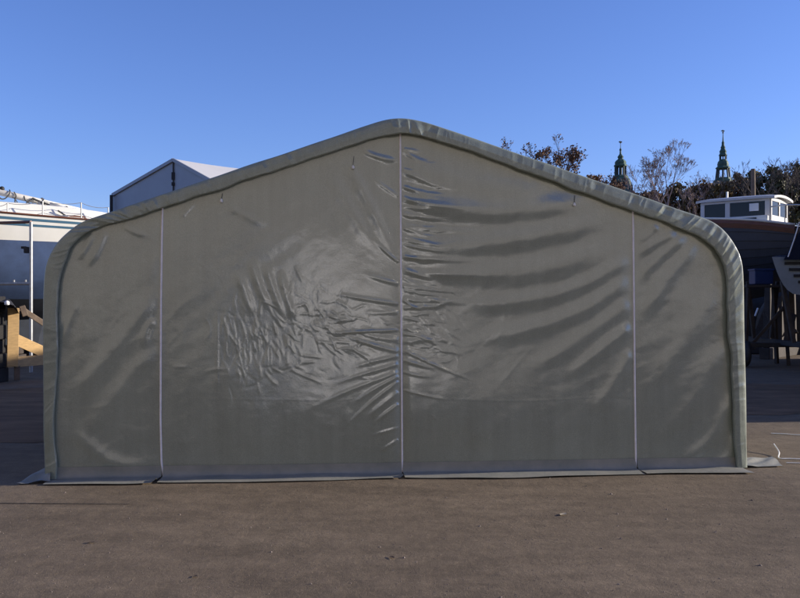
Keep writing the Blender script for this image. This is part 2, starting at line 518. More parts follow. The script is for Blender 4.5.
# short sharp pulls at the centre zip
rng = random.Random(3)
for y in (148, 168, 186, 196, 206, 214, 228, 236, 244, 256, 268, 278, 290, 300, 308, 318, 326, 334, 342, 350, 360, 372, 390):
    L = rng.uniform(18, 62) * (1.25 if 280 < y < 360 else 0.8)
    k = rng.uniform(0.06, 0.36) if y < 300 else rng.uniform(-0.1, 0.55)
    ridge([(403, y), (403 + L * 0.5, y + L * 0.5 * k + rng.uniform(-2, 2)), (403 + L, y + L * k * 0.9)], rng.uniform(1.0, 2.2), rng.uniform(0.0025, 0.006), 0.05, 0.6)
for y, dx, dy in [(160, -36, -8), (196, -30, -22), (262, -26, -24), (284, -40, -12), (304, -72, -12), (312, -40, 2), (330, -80, 4), (340, -55, -8), (352, -66, -20), (356, -50, 12),
                  (364, -70, 22), (372, -97, 40), (376, -50, 30), (381, -60, 52), (392, -40, 34), (404, -30, 24), (428, -30, 9), (440, -22, 14)]:
    ridge([(399, y), (399 + dx * 0.5, y + dy * 0.45), (399 + dx, y + dy)], rng.uniform(1.4, 2.8), rng.uniform(0.003, 0.0065), 0.03, 0.6)
for y, L, dy, w, a in [(150, 34, 13, 2.4, .006), (170, 70, 20, 3.0, .006), (186, 46, 12, 2.2, .005), (199, 90, 10, 3.0, .006), (212, 52, 8, 2.2, .005), (226, 110, 6, 3.2, .006), (240, 60, 6, 2.2, .005),
                       (257, 95, 4, 3.0, .006), (272, 120, 4, 3.4, .006), (286, 70, 6, 2.4, .005), (299, 100, 4, 3.0, .005)]:
    ridge([(402.5, y), (403 + L * .5, y + dy * .75), (403 + L, y + dy)], w, a, 0.02, 0.75)
# left leaf: long diagonal slack folds and the crumpled middle
for pts, w, a in [
    ([(345, 158), (370, 205), (397, 262)], 6, 0.010), ([(330, 172), (360, 226), (386, 256)], 7, 0.008), ([(362, 150), (384, 158), (399, 161)], 3, 0.007),
    ([(236, 270), (244, 292), (252, 318)], 4, 0.006), ([(250, 258), (258, 284), (270, 312)], 4, 0.007), ([(264, 262), (274, 292), (286, 322)], 4, 0.006), ([(225, 205), (255, 220), (270, 224)], 4, 0.004),
    ([(280, 268), (286, 296), (300, 330)], 4, 0.006), ([(217, 306), (217, 404)], 1.4, 0.0014), ([(180, 218), (190, 206), (198, 203)], 2.5, 0.004),
    # left side panel
    ([(159, 288), (120, 340), (66, 404)], 9, 0.009), ([(159, 344), (110, 402), (80, 440)], 9, 0.007), ([(105, 228), (96, 250), (84, 270)], 4, 0.008), ([(93, 233), (84, 248), (76, 262)], 4, 0.007),
    ([(78, 300), (66, 326), (62, 350)], 4, 0.006), ([(120, 224), (134, 232), (150, 236)], 3, 0.004), ([(155, 318), (146, 330), (142, 350)], 4, 0.006), ([(70, 430), (110, 462), (150, 470)], 7, 0.008),
    # right side panel
    ([(702, 240), (668, 280), (640, 326)], 7, 0.010), ([(690, 234), (656, 262), (637, 286)], 6, 0.009), ([(680, 231), (652, 246), (637, 258)], 5, 0.008), ([(722, 285), (690, 335), (642, 404)], 10, 0.008),
    ([(727, 340), (694, 402), (650, 455)], 9, 0.008), ([(735, 392), (712, 440), (672, 470)], 6, 0.009), ([(738, 430), (728, 460), (700, 472)], 5, 0.009), ([(660, 224), (648, 236), (637, 243)], 4, 0.006),
    # slight sag above the ground flap
    ([(60, 462), (240, 466), (398, 462)], 8, 0.003), ([(405, 460), (520, 463), (634, 458)], 8, 0.003)]:
    ridge(pts, w, a, 0.2, 0.35)
for y in (241, 398):
    if y > 300: ridge([(165, y), (300, y + 2), (396, y + 1)], 1.1, 0.0003, 0.4, 0.4)
    if y > 300: ridge([(408, y - 1), (520, y + 3), (630, y - 3)], 1.1, 0.0004, 0.3, 0.3)
D += 0.028 * np.exp(-((PY - 412 - 9 * np.sin(PX / 37.0) - 6 * np.sin(PX / 13.0 + 1)) / 66) ** 2) * np.clip((PX - 165) / 90, 0, 1) * np.clip((634 - PX) / 150, 0, 1)
rng = random.Random(17)
def crumple(n, cx, cy, rx, ry, ang, jit, l0, l1, w0, w1, a0, a1):
    """many short sharp creases about a place, running roughly along ang (degrees)"""
    for i in range(n):
        x = cx + rng.gauss(0, rx); y = cy + rng.gauss(0, ry)
        th = R(ang + rng.gauss(0, jit)); L = rng.uniform(l0, l1) / 2
        bx, by = rng.gauss(0, L * .18), rng.gauss(0, L * .18)
        k = rng.choice((1, 1, -0.7))
        ridge([(x - L * math.cos(th), y - L * math.sin(th)), (x + bx, y + by), (x + L * math.cos(th), y + L * math.sin(th))], rng.uniform(w0, w1), k * rng.uniform(a0, a1), 0.4, 0.4)
crumple(50, 240, 345, 14, 22, 84, 10, 16, 44, 0.8, 1.5, 0.0004, 0.0013)
crumple(70, 268, 338, 24, 22, 78, 20, 10, 34, 0.9, 1.7, 0.00060, 0.00180)
crumple(70, 318, 326, 24, 20, 50, 34, 10, 30, 0.9, 1.8, 0.00060, 0.00204)
crumple(50, 352, 332, 22, 15, 10, 24, 12, 44, 1.0, 2.0, 0.00060, 0.00216)
crumple(22, 300, 368, 40, 7, 168, 24, 12, 36, 1.0, 2.0, 0.00060, 0.00204)
crumple(90, 428, 332, 16, 24, 14, 26, 10, 40, 0.9, 1.8, 0.00048, 0.00180)
crumple(50, 420, 245, 10, 44, 8, 10, 14, 40, 0.9, 1.8, 0.00048, 0.00168)
crumple(90, 290, 290, 90, 70, 60, 40, 14, 40, 1.4, 3.0, 0.00018, 0.00060)
crumple(90, 560, 340, 80, 70, -32, 18, 24, 80, 1.8, 4.0, 0.00024, 0.00096)
crumple(70, 110, 370, 40, 70, -55, 20, 24, 70, 2.0, 4.5, 0.00024, 0.00096)
crumple(60, 685, 360, 30, 70, -52, 20, 24, 60, 2.0, 4.0, 0.00024, 0.00096)
crumple(70, 300, 430, 100, 24, 10, 40, 20, 60, 2.0, 4.0, 0.00018, 0.00072)
# zips hold the cloth flat along their line
def zx(k, y):
    y = np.asarray(y, float)
    if k == 0: return np.interp(y, [208, 300, 420, 462, 474], [161.5, 160, 159.5, 160.5, 162])
    if k == 1: return np.interp(y, [134, 300, 474], [400.5, 401.3, 402.5])
    return np.interp(y, [212, 300, 400, 470], [634.3, 635.3, 636.3, 637.5])
for k in range(3):
    dz = np.abs(PX - zx(k, PY))
    D *= 1 - 0.6 * np.exp(-(dz / 5.0) ** 2)
    D -= 0.003 * np.exp(-(dz / 9.0) ** 2)
D = np.clip(D, -0.035, 0.05)
PANEL = 0.035
def inside(poly, X, Y):
    r = np.zeros(X.shape, bool)
    j = len(poly) - 1
    for i in range(len(poly)):
        xi, yi = poly[i]; xj, yj = poly[j]
        if yi != yj:
            r ^= ((yi > Y) != (yj > Y)) & (X < (xj - xi) * (Y - yi) / (yj - yi) + xi)
        j = i
    return r
midp = OUT + 0.55 * (INN - OUT)
poly = midp[::12].copy(); poly[0, 1] = -0.1; poly[-1, 1] = -0.1
poly = np.vstack([poly, [midp[-1][0], -0.1]])
IN = inside(poly, SS, ZZ)
gf = grid_faces(NZ, NX)
inf = IN.ravel()
gf = gf[inf[gf].all(1)]
used, inv = np.unique(gf, return_inverse=True)
V = np.stack([SS.ravel(), PANEL - D.ravel(), ZZ.ravel()], 1)[used]
np_mesh('front_wall', V, inv.reshape(-1, 4), M['tarp'], tent)

def dsurf(s, z):
    i = int(round((s - s0) / (s1 - s0) * (NX - 1))); j = int(round(z / z1 * (NZ - 1)))
    return PANEL - D[min(max(j, 0), NZ - 1), min(max(i, 0), NX - 1)]

# --- roof and side cover ----------------------------------------------------
ND = 60
outs = OUT[::5]
dd = np.linspace(0.13, DEPTH, ND)
nrm = np.gradient(outs, axis=0); nrm = np.stack([-nrm[:, 1], nrm[:, 0]], 1); nrm /= np.linalg.norm(nrm, axis=1)[:, None] + 1e-9
wob = field(len(outs), ND, 0.03, 0.1, 0.25, 0.35, 21) * 0.008
sag = -0.03 * np.abs(np.sin(dd / 2.0 * math.pi))[:, None] * np.clip((dd / 0.5), 0, 1)[:, None]
off = (sag + wob * np.clip(dd / 0.6 - 0.2, 0, 1)[:, None])
V = np.zeros((ND, len(outs), 3))
V[:, :, 0] = outs[None, :, 0] + off * nrm[None, :, 0]
V[:, :, 2] = np.maximum(0.005, outs[None, :, 1] + off * nrm[None, :, 1])
V[:, :, 1] = dd[:, None]
np_mesh('roof_cover', V.reshape(-1, 3), grid_faces(ND, len(outs)), M['cover'], tent)
# back wall
bk = [(p[0], DEPTH - 0.02, p[1]) for p in outs[::4]]
mesh_obj('back_wall', bk, [tuple(range(len(bk)))], M['tarp'], tent, local=True)

# --- gathered hood around the front edge ------------------------------------
cross = [(0.0, 0.14), (-0.002, 0.10), (-0.004, 0.06), (-0.004, 0.03), (0.004, 0.008), (0.035, -0.006), (0.12, -0.012), (0.28, -0.017), (0.46, -0.021), (0.60, -0.024), (0.72, -0.024), (0.83, -0.024), (0.92, -0.023), (0.975, -0.020), (1.0, -0.012), (1.0, 0.0), (0.985, 0.014), (0.93, 0.022)]
cross = np.array(cross)
# densify
ck = catmull(cross, 46)
NC = len(ck)
Wv = INN - OUT
pw = np.clip(np.hypot(Wv[:, 0], Wv[:, 1]), 0.05, 0.3)
shoulder = np.exp(-((tt - LARC * 0.235) / 0.55) ** 2) + np.exp(-((tt - LARC * 0.765) / 0.60) ** 2)
apexm = np.exp(-((tt - LARC * 0.5) / 0.25) ** 2)
dt_ = LARC / NT
f1 = field(NC, NT, 0.005, dt_, 0.09, 0.022, 31, 0.30)
f2 = field(NC, NT, 0.005, dt_, 0.07, 0.10, 32, -0.25)
f3 = field(NC, NT, 0.005, dt_, 0.02, 0.018, 33)
amp = (0.0016 + 0.0038 * shoulder + 0.0042 * apexm)[:, None]
f1 = 1.6 * (0.8 - np.sqrt(np.abs(f1) + 0.01)) + 0.5 * f1
wr = amp * f1 + 0.0022 * f2 + 0.0003 * f3
edge = field(8, NT, 1, dt_, 0.5, 0.05, 34)[:, 0] * 0.003 + field(8, NT, 1, dt_, 0.5, 0.2, 35)[:, 0] * 0.006
u = ck[:, 0]; dep = ck[:, 1]
fw = np.clip((u - 0.0) / 0.25, 0, 1) * np.clip((0.10 - dep) / 0.08, 0, 1)
V = np.zeros((NT, NC, 3))
uu = u[None, :] * (1 + edge[:, None] / pw[:, None] * np.clip(u, 0, 1)[None, :])
V[:, :, 0] = OUT[:, 0:1] + uu * Wv[:, 0:1]
V[:, :, 2] = np.maximum(0.004, OUT[:, 1:2] + uu * Wv[:, 1:2])
V[:, :, 1] = dep[None, :] - wr * fw[None, :] - 0.004
# slight outward puckers on the rim
pk = 0.0012 * f2 * np.clip(1 - u / 0.3, 0, 1)[None, :] * np.clip((0.12 - dep) / 0.06, 0, 1)[None, :]
n2 = np.gradient(OUT, axis=0); n2 = np.stack([-n2[:, 1], n2[:, 0]], 1); n2 /= np.linalg.norm(n2, axis=1)[:, None] + 1e-9
V[:, :, 0] += pk * n2[:, 0:1]; V[:, :, 2] = np.maximum(0.004, V[:, :, 2] + pk * n2[:, 1:2])
np_mesh('front_hood', V.reshape(-1, 3), grid_faces(NT, NC), M['cover'], tent)

# --- zips --------------------------------------------------------------------
for k, (ya, yb) in enumerate([(206, 476), (133, 473), (211, 469)]):
    vv = []; ff = []
    n = 160
    for i in range(n):
        y = ya + (yb - ya) * i / (n - 1)
        s, z = plane_sz(float(zx(k, y)), y)
        z = max(z, 0.012)
        d = dsurf(s, z)
        w = 0.0075
        for q, (ds, dp) in enumerate([(-w, 0.004), (-w, -0.006), (0, -0.009), (w, -0.006), (w, 0.004)]):
            vv.append((s + ds, d + dp, z))
        if i:
            a = (i - 1) * 5; b2 = i * 5
            for q in range(4):
                ff.append((a + q, a + q + 1, b2 + q + 1, b2 + q))
    mesh_obj('zip', vv, ff, M['zip'], tent, smooth=True, local=True)

# --- ground flaps along the foot of the front ---------------------------------
def base_s(x, y=474):
    return plane_sz(x, y)[0]
cuts = [base_s(51), base_s(161.5), base_s(402.5), base_s(638), base_s(742)]
for k in range(4):
    a, b2 = cuts[k] + 0.006, cuts[k + 1] - 0.006
    n = max(8, int((b2 - a) / 0.03)); m_ = 16
    rn = np.random.default_rng(50 + k)
    nA = field(n + 40, m_ + 20, 0.03, 0.03, 0.14, 0.10, 60 + k)
    eA = field(n + 40, 8, 0.03, 1, 0.25, 0.3, 70 + k)[0]
    vv = []; ff = []
    for i in range(n):
        s = a + (b2 - a) * i / (n - 1)
        for j in range(m_):
            v = j / (m_ - 1)
            # climbs from the ground up onto the wall
            ext = 0.26 + 0.022 * eA[i]
            p = v * (ext + 0.10)
            if p < ext - 0.03:
                d = -ext + p; z = 0.010 + 0.007 * (1 + nA[j, i]) * (0.35 + 0.65 * p / ext)
                z = max(z, 0.006)
            else:
                q = (p - ext + 0.03) / 0.13
                d = -0.03 * (1 - q) ** 2 + 0.0 * q
                z = 0.014 + 0.085 * q ** 1.6
            base = dsurf(s, min(0.12, max(0.02, z)))
            vv.append((s, d + base - 0.006, z + (0.02 if (i in (0, n - 1) and j < 4) else 0.0) * (1 if k in (0, 1) and i != 0 else 0)))
    for i in range(n - 1):
        for j in range(m_ - 1):
            q = i * m_ + j
            ff.append((q, q + m_, q + m_ + 1, q + 1))
    mesh_obj('ground_flap', vv, ff, M['dusty'], tent, smooth=True, local=True)

# corner flaps of the side cover, spread on the ground
def sheet(name, quad, n, amp_, seed, material, parent, zbase=0.012):
    """bilinear patch of four world points with crumples"""
    a, b2, c, d = [Vector(q) for q in quad]
    fl = field(n + 24, n + 24, 0.03, 0.03, 0.09, 0.09, seed)
    vv = []; ff = []
    for i in range(n):
        for j in range(n):
            u_ = i / (n - 1); v_ = j / (n - 1)
            p = (a * (1 - u_) + b2 * u_) * (1 - v_) + (d * (1 - u_) + c * u_) * v_
            p = p + Vector((0, 0, amp_ * (fl[i, j] + 0.6)))
            p.z = max(p.z, zbase)
            vv.append(p)
    for i in range(n - 1):
        for j in range(n - 1):
            q = i * n + j
            ff.append((q, q + n, q + n + 1, q + 1))
    return mesh_obj(name, vv, ff, material, parent, smooth=True)
def tw(s, d, z):
    return TC + UX * s + DX * d + Vector((0, 0, z))
sl_, sr_ = OUT[0][0], OUT[-1][0]
sheet('corner_flap', [gnd(15, 485.5) + Vector((0, 0, .012)), gnd(50, 483.5) + Vector((0, 0, .014)), tw(sl_ + 0.05, -0.02, 0.09), tw(sl_ - 0.03, 0.35, 0.06)], 26, 0.008, 81, M['dusty'], tent)
sheet('corner_flap', [gnd(741, 468.5) + Vector((0, 0, .014)), gnd(783, 467) + Vector((0, 0, .012)), gnd(772, 459.5) + Vector((0, 0, .03)), tw(sr_ + 0.0, 0.15, 0.05)], 26, 0.005, 82, M['dusty'], tent)

# small white pull tabs hanging near the roof edge
for x, y, yc in [(221, 200.5, 193), (353, 167, 156), (574.5, 204.5, 195)]:
    s, z = plane_sz(x, y)
    s2, z2 = plane_sz(x + 1.0, yc)
    d = dsurf(s, z) - 0.012
    b_ = MB()
    b_.add([], [])
    b_.lathe((s, d, z - 0.016), [(0.006, 0), (0.012, 0.004), (0.013, 0.016), (0.009, 0.026), (0.004, 0.034)], 10)
    tab = b_.build('pull_tab', M['white_cord'], tent, smooth=True, local=True)
    MB().tube([(s, d, z + 0.015), (s2, dsurf(s2, z2) - 0.008, z2)], 0.0022, 6).build('cord', M['dark_cord'], tab, local=True)

# ------------------------------------------------------------------ ground
def structure(o):
    o['kind'] = 'structure'
    return o
structure(mesh_obj('ground', [(-3000, -600, 0), (3000, -600, 0), (3000, 4000, 0), (-3000, 4000, 0)], [(0, 1, 2, 3)], M['ground']))

def strip(name, front, back, z, material, seed, jag):
    """ground sheet between two edges given as pixel lists"""
    rn = random.Random(seed)
    n = 220
    vv = []; ff = []
    fx = [p[0] for p in front]; fy = [p[1] for p in front]
    for i in range(n):
        X = -40 + 80 * i / (n - 1)
        yf = float(np.interp(X, fx, fy)); yb = float(np.interp(X, [p[0] for p in back], [p[1] for p in back]))
        j1 = sum(math.sin(X * k_ + seed * k_) / k_ ** 0.6 for k_ in (0.9, 2.1, 4.7, 9.3)) * jag
        j2 = sum(math.sin(X * k_ + 3 + seed * k_) / k_ ** 0.6 for k_ in (0.7, 1.9, 4.1, 8.3)) * jag
        vv += [(X, yf + j1, z), (X, yb + j2, z)]
    for i in range(n - 1):
        ff.append((2 * i, 2 * i + 2, 2 * i + 3, 2 * i + 1))
    return structure(mesh_obj(name, vv, ff, material))
strip('asphalt', [(-40, 8.6), (-4, 9.0), (4, 11.2), (40, 11.6)], [(-40, 14.5), (-4, 14.6), (4, 14.9), (40, 15)], 0.004, M['asphalt'], 1, 0.22)

# slab joint crossing the left of the foreground
b_ = []; fcs = []
for i in range(60):
    x = -6 + 136 * i / 59
    c = gnd(x, 503.4 + 0.9 * (x / 130))
    w = 0.012 * (0.6 + 0.6 * random.random()) * (1 - 0.6 * max(0, x) / 130)
    b_ += [(c.x, c.y - w, 0.004), (c.x, c.y + w, 0.004)]
    if i:
        fcs.append((2 * i - 2, 2 * i, 2 * i + 1, 2 * i - 1))
structure(mesh_obj('pavement_joint', b_, fcs, M['crack']))
# loose grit: far too many grains to count
gb = MB()
rn = random.Random(11)
for i in range(2600):
    y = rn.uniform(395, 600); Y = F * H / (y - HOR)
    X = rn.uniform(-0.5, 0.5) * Y
    r = rn.uniform(0.002, 0.006) * (1.0 if rn.random() > 0.04 else 2.0)
    a = rn.uniform(0, 6.28); h = r * rn.uniform(0.5, 1.0)
    p = Vector((X, Y, 0.0))
    vv = [p + Vector((math.cos(a + k * 1.571) * r * rn.uniform(0.7, 1.3), math.sin(a + k * 1.571) * r * rn.uniform(0.7, 1.3), -0.001)) for k in range(4)] + [p + Vector((rn.uniform(-.3, .3) * r, 0, h))]
    gb.add(vv, [(0, 1, 4), (1, 2, 4), (2, 3, 4), (3, 0, 4)])
o = gb.build('grit', M['gravel'])
o['kind'] = 'stuff'

# a pale fallen leaf and cords
def ground_leaf(px, py, size, label, matl, rz):
    p = gnd(px, py)
    vv = []; prof = [(0, 0), (.25, .22), (.55, .3), (.8, .2), (1, 0)]
    for x, w in prof:
        vv.append((x - .5, w, 0.16 * abs(x - .5) + 0.1 * w)); vv.append((x - .5, 0, 0.02 + 0.12 * abs(x - .5))); vv.append((x - .5, -w, 0.14 * abs(x - .5) + 0.22 * w))
    m = Matrix.Translation(p + Vector((0, 0, 0.004))) @ Matrix.Rotation(rz, 4, 'Z') @ Matrix.Scale(size, 4)
    vv = [m @ Vector(v) for v in vv]
    ff = []
    for i in range(4):
        for k in range(2):
            ff.append((3 * i + k, 3 * i + k + 1, 3 * i + 4 + k, 3 * i + 3 + k))
    o = mesh_obj('fallen_leaf', vv, ff, matl)
    tag(o, label, 'leaf')
M['leaf_pale'] = mat('pale_dry_leaf', (0.45, 0.38, 0.27), rough=0.7, var=0.2, scale=20)
M['leaf_dark'] = mat('dark_dry_leaf', (0.07, 0.045, 0.03), rough=0.8, var=0.3, scale=20)
ground_leaf(563, 515, 0.075, 'pale curled dry leaf lying alone in front of the tent', M['leaf_pale'], 0.9)
ground_leaf(91, 543, 0.05, 'small dark leaf on the bare ground at lower left', M['leaf_dark'], 0.2)
ground_leaf(392, 558, 0.05, 'dark dry leaf on the ground, the rightmost and largest of three', M['leaf_dark'], 2.0)
ground_leaf(195, 577, 0.04, 'smallest dark leaf, nearest the bottom edge of the picture', M['leaf_dark'], 1.2)

def cord(pts, r, label, name='cord', cat='cord', matl=None):
    P = catmull([(p.x, p.y, p.z) for p in pts], 8 * len(pts))
    o = MB().tube([Vector(p) for p in P], r, 6).build(name, matl or M['white_cord'], None, True)
    return tag(o, label, cat)
up = lambda v, z: v + Vector((0, 0, z))
cord([up(gnd(771, 434), .008), up(gnd(785, 434.6), .008), up(gnd(800, 435.6), .008), up(gnd(835, 436), .008)], 0.006, 'thin white cord lying straight on the ground, the farthest from the tent corner')
cord([up(gnd(774, 451), .07), up(gnd(779, 455), .03), up(gnd(779, 459), .01), up(gnd(790, 459.4), .008), up(gnd(812, 460), .008), up(gnd(840, 459), .008)], 0.006, 'white cord with a kinked raised end beside the right corner flap')
cord([up(gnd(786, 463.5), .008), up(gnd(798, 463.8), .008), up(gnd(815, 464.6), .008), up(gnd(835, 465), .008)], 0.005, 'shorter white cord lying nearest to the camera beside the right corner flap')

# ------------------------------------------------------------------ boats
def hull_loft(stations, npts, power):
    """stations: (x, half beam, z sheer, z keel, fullness) -> rows of points for half sections both sides, from port sheer round the keel to starboard sheer"""
    rows = []
    for (x, hb, zs, zk, fu) in stations:
        row = []
        for i in range(npts):
            a = -1 + 2 * i / (npts - 1)
            v = abs(a)
            z = zk + (zs - zk) * v ** power
            y = hb * (v ** fu) * (1 if a > 0 else -1)
            row.append(Vector((x, y, z)))
        rows.append(row)
    return rows

def skin(rows, keep=None):
    nr, nc = len(rows), len(rows[0])
    b2 = MB()
    b2.v = [p.copy() for r in rows for p in r]
    for i in range(nr - 1):
        for j in range(nc - 1):
            if keep is None or keep(i, j):
                k = i * nc + j
                b2.f.append((k, k + 1, k + nc + 1, k + nc))
    return b2

def interp_st(st, n):
    return [tuple(r) for r in catmull(st, n)]

def rowz(zsheer, zk, n):  # helper
    return [zk + (zsheer - zk) * i / (n - 1) for i in range(n)]

def boat_frame(loc, rz, name, label, cat):
    return thing(name, loc, label, cat, rz=rz)

# --- white sailing yacht on the left ------------------------------------------------
# local +x points to the stern (right, away), local -y faces the camera
yl = Vector((-8.3, 20.0, 0.0))
YAW = R(34)
yacht = boat_frame(yl, YAW, 'sailing_yacht', 'white sailing yacht with two blue stripes and navy underside, propped up ashore', 'sailboat')
def half_section(hb, zs, zw, zk, n_top=6, n_bot=9):
    """outline from sheer down to the keel: (y, z, zone)"""
    pts = []
    for i in range(n_top + 1):
        t = i / n_top
        pts.append((hb * (1 - 0.03 * t * t), zs + (zw - zs) * t))
    for i in range(1, n_bot + 1):
        t = i / n_bot
        pts.append((hb * 0.97 * (1 - t ** 2.6) + 0.04 * t, zw + (zk - zw) * (t ** 0.85)))
    return pts
stn = [(-7.0, 0.06, 3.80, 2.80, 2.55), (-6.0, 0.55, 3.68, 2.80, 1.95), (-4.5, 1.05, 3.56, 2.80, 1.45), (-2.5, 1.38, 3.44, 2.80, 1.1), (-0.5, 1.48, 3.35, 2.79, 1.0), (1.0, 1.42, 3.31, 2.79, 1.2), (2.4, 1.22, 3.29, 2.80, 1.7), (3.2, 1.02, 3.30, 2.83, 2.2)]
stn = interp_st(stn, 40)
secs = [half_section(*s_[1:]) for s_ in stn]
top_n = 6
def yacht_zone(j0, j1, off=0.0):
    b2 = MB()
    for side in (-1, 1):
        rows = [[Vector((stn[i][0], side * (secs[i][j][0] + off), secs[i][j][1])) for j in range(j0, j1 + 1)] for i in range(len(stn))]
        s_ = skin(rows)
        b2.add(s_.v, s_.f if side > 0 else [f[::-1] for f in s_.f])
    return b2
hull = yacht_zone(0, 6)
# transom
e = len(stn) - 1
pts = [Vector((stn[e][0], y, z)) for y, z in secs[e][:7]] + [Vector((stn[e][0], -y, z)) for y, z in secs[e][:7]][::-1]
hull.add(pts, [tuple(range(len(pts)))])
hull.build('hull', M['gelcoat'], yacht, True, local=True)
bot = yacht_zone(6, 12)
pts = [Vector((stn[e][0] - .002, y, z)) for y, z in secs[e][6:13]] + [Vector((stn[e][0] - .002, -y, z)) for y, z in secs[e][6:13]][::-1]
bot.add(pts, [tuple(range(len(pts)))])
bot.build('underside', M['antifoul'], yacht, True, local=True)
low = yacht_zone(12, 15)
low.build('lower_underside', M['antifoul_low'], yacht, True, local=True)
# keel fin
kb = MB()
for z, x0, x1, w in [(1.35, -2.6, 0.6, 0.16), (0.9, -2.3, 0.5, 0.14), (0.42, -2.0, 0.4, 0.13)]:
    kb.v += [Vector((x0, 0, z)), Vector((x0 + 0.5, w, z)), Vector((x1 - 0.7, w, z)), Vector((x1, 0, z)), Vector((x1 - 0.7, -w, z)), Vector((x0 + 0.5, -w, z))]
for l in range(2):
    for k in range(6):
        k2 = (k + 1) % 6
        kb.f.append((l * 6 + k, l * 6 + k2, (l + 1) * 6 + k2, (l + 1) * 6 + k))
kb.f.append((12, 13, 14, 15, 16, 17))
kb.build('keel', M['antifoul_low'], yacht, local=True)
# blue stripes: a little proud of the hull
def stripe(za, zb):
    b2 = MB()
    for side in (-1, 1):
        rows = []
        for s_, sec in zip(stn, secs):
            zs, zw = s_[2], s_[3]
            r = []
            for t in (za, (za + zb) / 2, zb):
                z = zs + (zw - zs) * t
                r.append(Vector((s_[0], side * (s_[1] * (1 - 0.03 * t * t) + 0.006), z)))
            rows.append(r)
        q_ = skin(rows); b2.add(q_.v, q_.f)
    return b2.build('stripe', M['stripe'], yacht, True, local=True)
stripe(0.14, 0.24); stripe(0.36, 0.45)
# rub rail along the sheer
for side in (-1, 1):
    MB().tube([Vector((s_[0], side * (s_[1] + 0.008), s_[2] + 0.0)) for s_ in stn], 0.022, 6).build('rub_rail', M['teak'], yacht, True, local=True)
db = MB()
db.v = [Vector((s_[0], sd_ * s_[1], s_[2] - 0.005 + (0.05 if sd_ == 0 else 0))) for s_ in stn for sd_ in (-1, 0, 1)]
for i in range(len(stn) - 1):
    for k in range(2):
        a = i * 3 + k
        db.f.append((a, a + 1, a + 4, a + 3))
db.build('deck', M['deck'], yacht, True, local=True)
# raised toe and coachroof
cb = MB()
prof = [(-4.6, 0.55, 3.50), (-3.6, 0.85, 3.64), (-2.0, 1.02, 3.68), (0.0, 1.06, 3.64), (1.3, 0.98, 3.54), (2.2, 0.85, 3.42)]
prof = interp_st(prof, 24)
rows = []
for x, hb, zt in prof:
    zd = float(np.interp(x, [s_[0] for s_ in stn], [s_[2] for s_ in stn])) - 0.02
    rows.append([Vector((x, -hb - 0.12, zd)), Vector((x, -hb - .03, zt - 0.03)), Vector((x, -hb * 0.85, zt)), Vector((x, 0, zt + 0.05)), Vector((x, hb * 0.85, zt)), Vector((x, hb + .03, zt - 0.03)), Vector((x, hb + 0.12, zd))])
cb = skin(rows)
cb.f.append(tuple(range(7))); cb.f.append(tuple(len(cb.v) - 7 + k for k in range(7))[::-1])
cr = cb.build('coachroof', M['gelcoat'], yacht, local=True)
smooth_by_angle(cr, 35)
def yloc(px, py, dy=0.0):
    """photo pixel -> yacht space on the vertical plane y_local = dy"""
    tx = (px - 400) / F
    c, s_ = math.cos(YAW), math.sin(YAW)
    # point = yl + x*(c,s)+dy*(-s,c);  X = tx*Y
    bx, by = yl.x - dy * s_, yl.y + dy * c
    x = (tx * by - bx) / (c - tx * s_)
    Y = by + x * s_
    return Vector((x, dy, H + (HOR - py) / F * Y))
hb_ = MB()
c = yloc(35.5, 211, -0.5)
hb_.box((c.x, -0.45, c.z), (0.28, 0.6, 0.16))
hb_.build('hatch', M['gelcoat'], yacht, local=True)
c = yloc(22, 211.5, -0.6)
MB().lathe((c.x, -0.6, c.z - .12), [(0.10, 0), (0.17, 0.05), (0.15, 0.12), (0.08, 0.17)], 12).build('sail_bag', M['antifoul'], yacht, True, local=True)
MB().box((c.x + 0.22, -0.55, c.z - .02), (0.3, 0.3, 0.14)).build('vent_box', M['antifoul_low'], yacht, local=True)
c = yloc(66, 222, -1.25)
w_ = MB().lathe((c.x, -1.2, c.z - .05), [(0.10, 0), (0.10, 0.06), (0.06, 0.08), (0.06, 0.16), (0.085, 0.18), (0.085, 0.2)], 14).build('winch', M['alu'], yacht, True, local=True)
MB().beam((c.x, -1.2, c.z + .15), (c.x - 0.17, -1.22, c.z + .25), 0.03, 0.03).build('winch_handle', M['blacksteel'], w_, local=True)
c = yloc(75, 218, -1.2)
MB().tube([(c.x - .25, -1.22, c.z - .08), (c.x - .2, -1.22, c.z + .04), (c.x + .2, -1.22, c.z + .03), (c.x + .3, -1.22, c.z - .1)], 0.02, 6).build('grab_rail', M['teak'], yacht, True, local=True)
# stanchions and lifelines
sx = [(-8, 205), (7, 203.5), (42, 201.5), (80.5, 203), (108, 207.5)]
tops = []
for px, py in sx:
    p = yloc(px, py, -1.36)
    zd = float(np.interp(p.x, [s_[0] for s_ in stn], [s_[2] for s_ in stn]))
    hb1 = float(np.interp(p.x, [s_[0] for s_ in stn], [s_[1] for s_ in stn])) - 0.05
    yy = -hb1
    MB().tube([(p.x, yy, zd - 0.03), (p.x, yy, p.z)], 0.014, 6).build('stanchion', M['galv'], yacht, local=True)
    tops.append(Vector((p.x, yy, p.z)))
for dz in (0, -0.26):
    P = []
    for a, b2 in zip(tops[:-1], tops[1:]):
        for k in range(5):
            t = k / 5
            P.append(a.lerp(b2, t) + Vector((0, 0, dz - 0.05 * 4 * t * (1 - t))))
    P.append(tops[-1] + Vector((0, 0, dz)))
    MB().tube(P, 0.007, 5).build('lifeline', M['galv'], yacht, local=True)

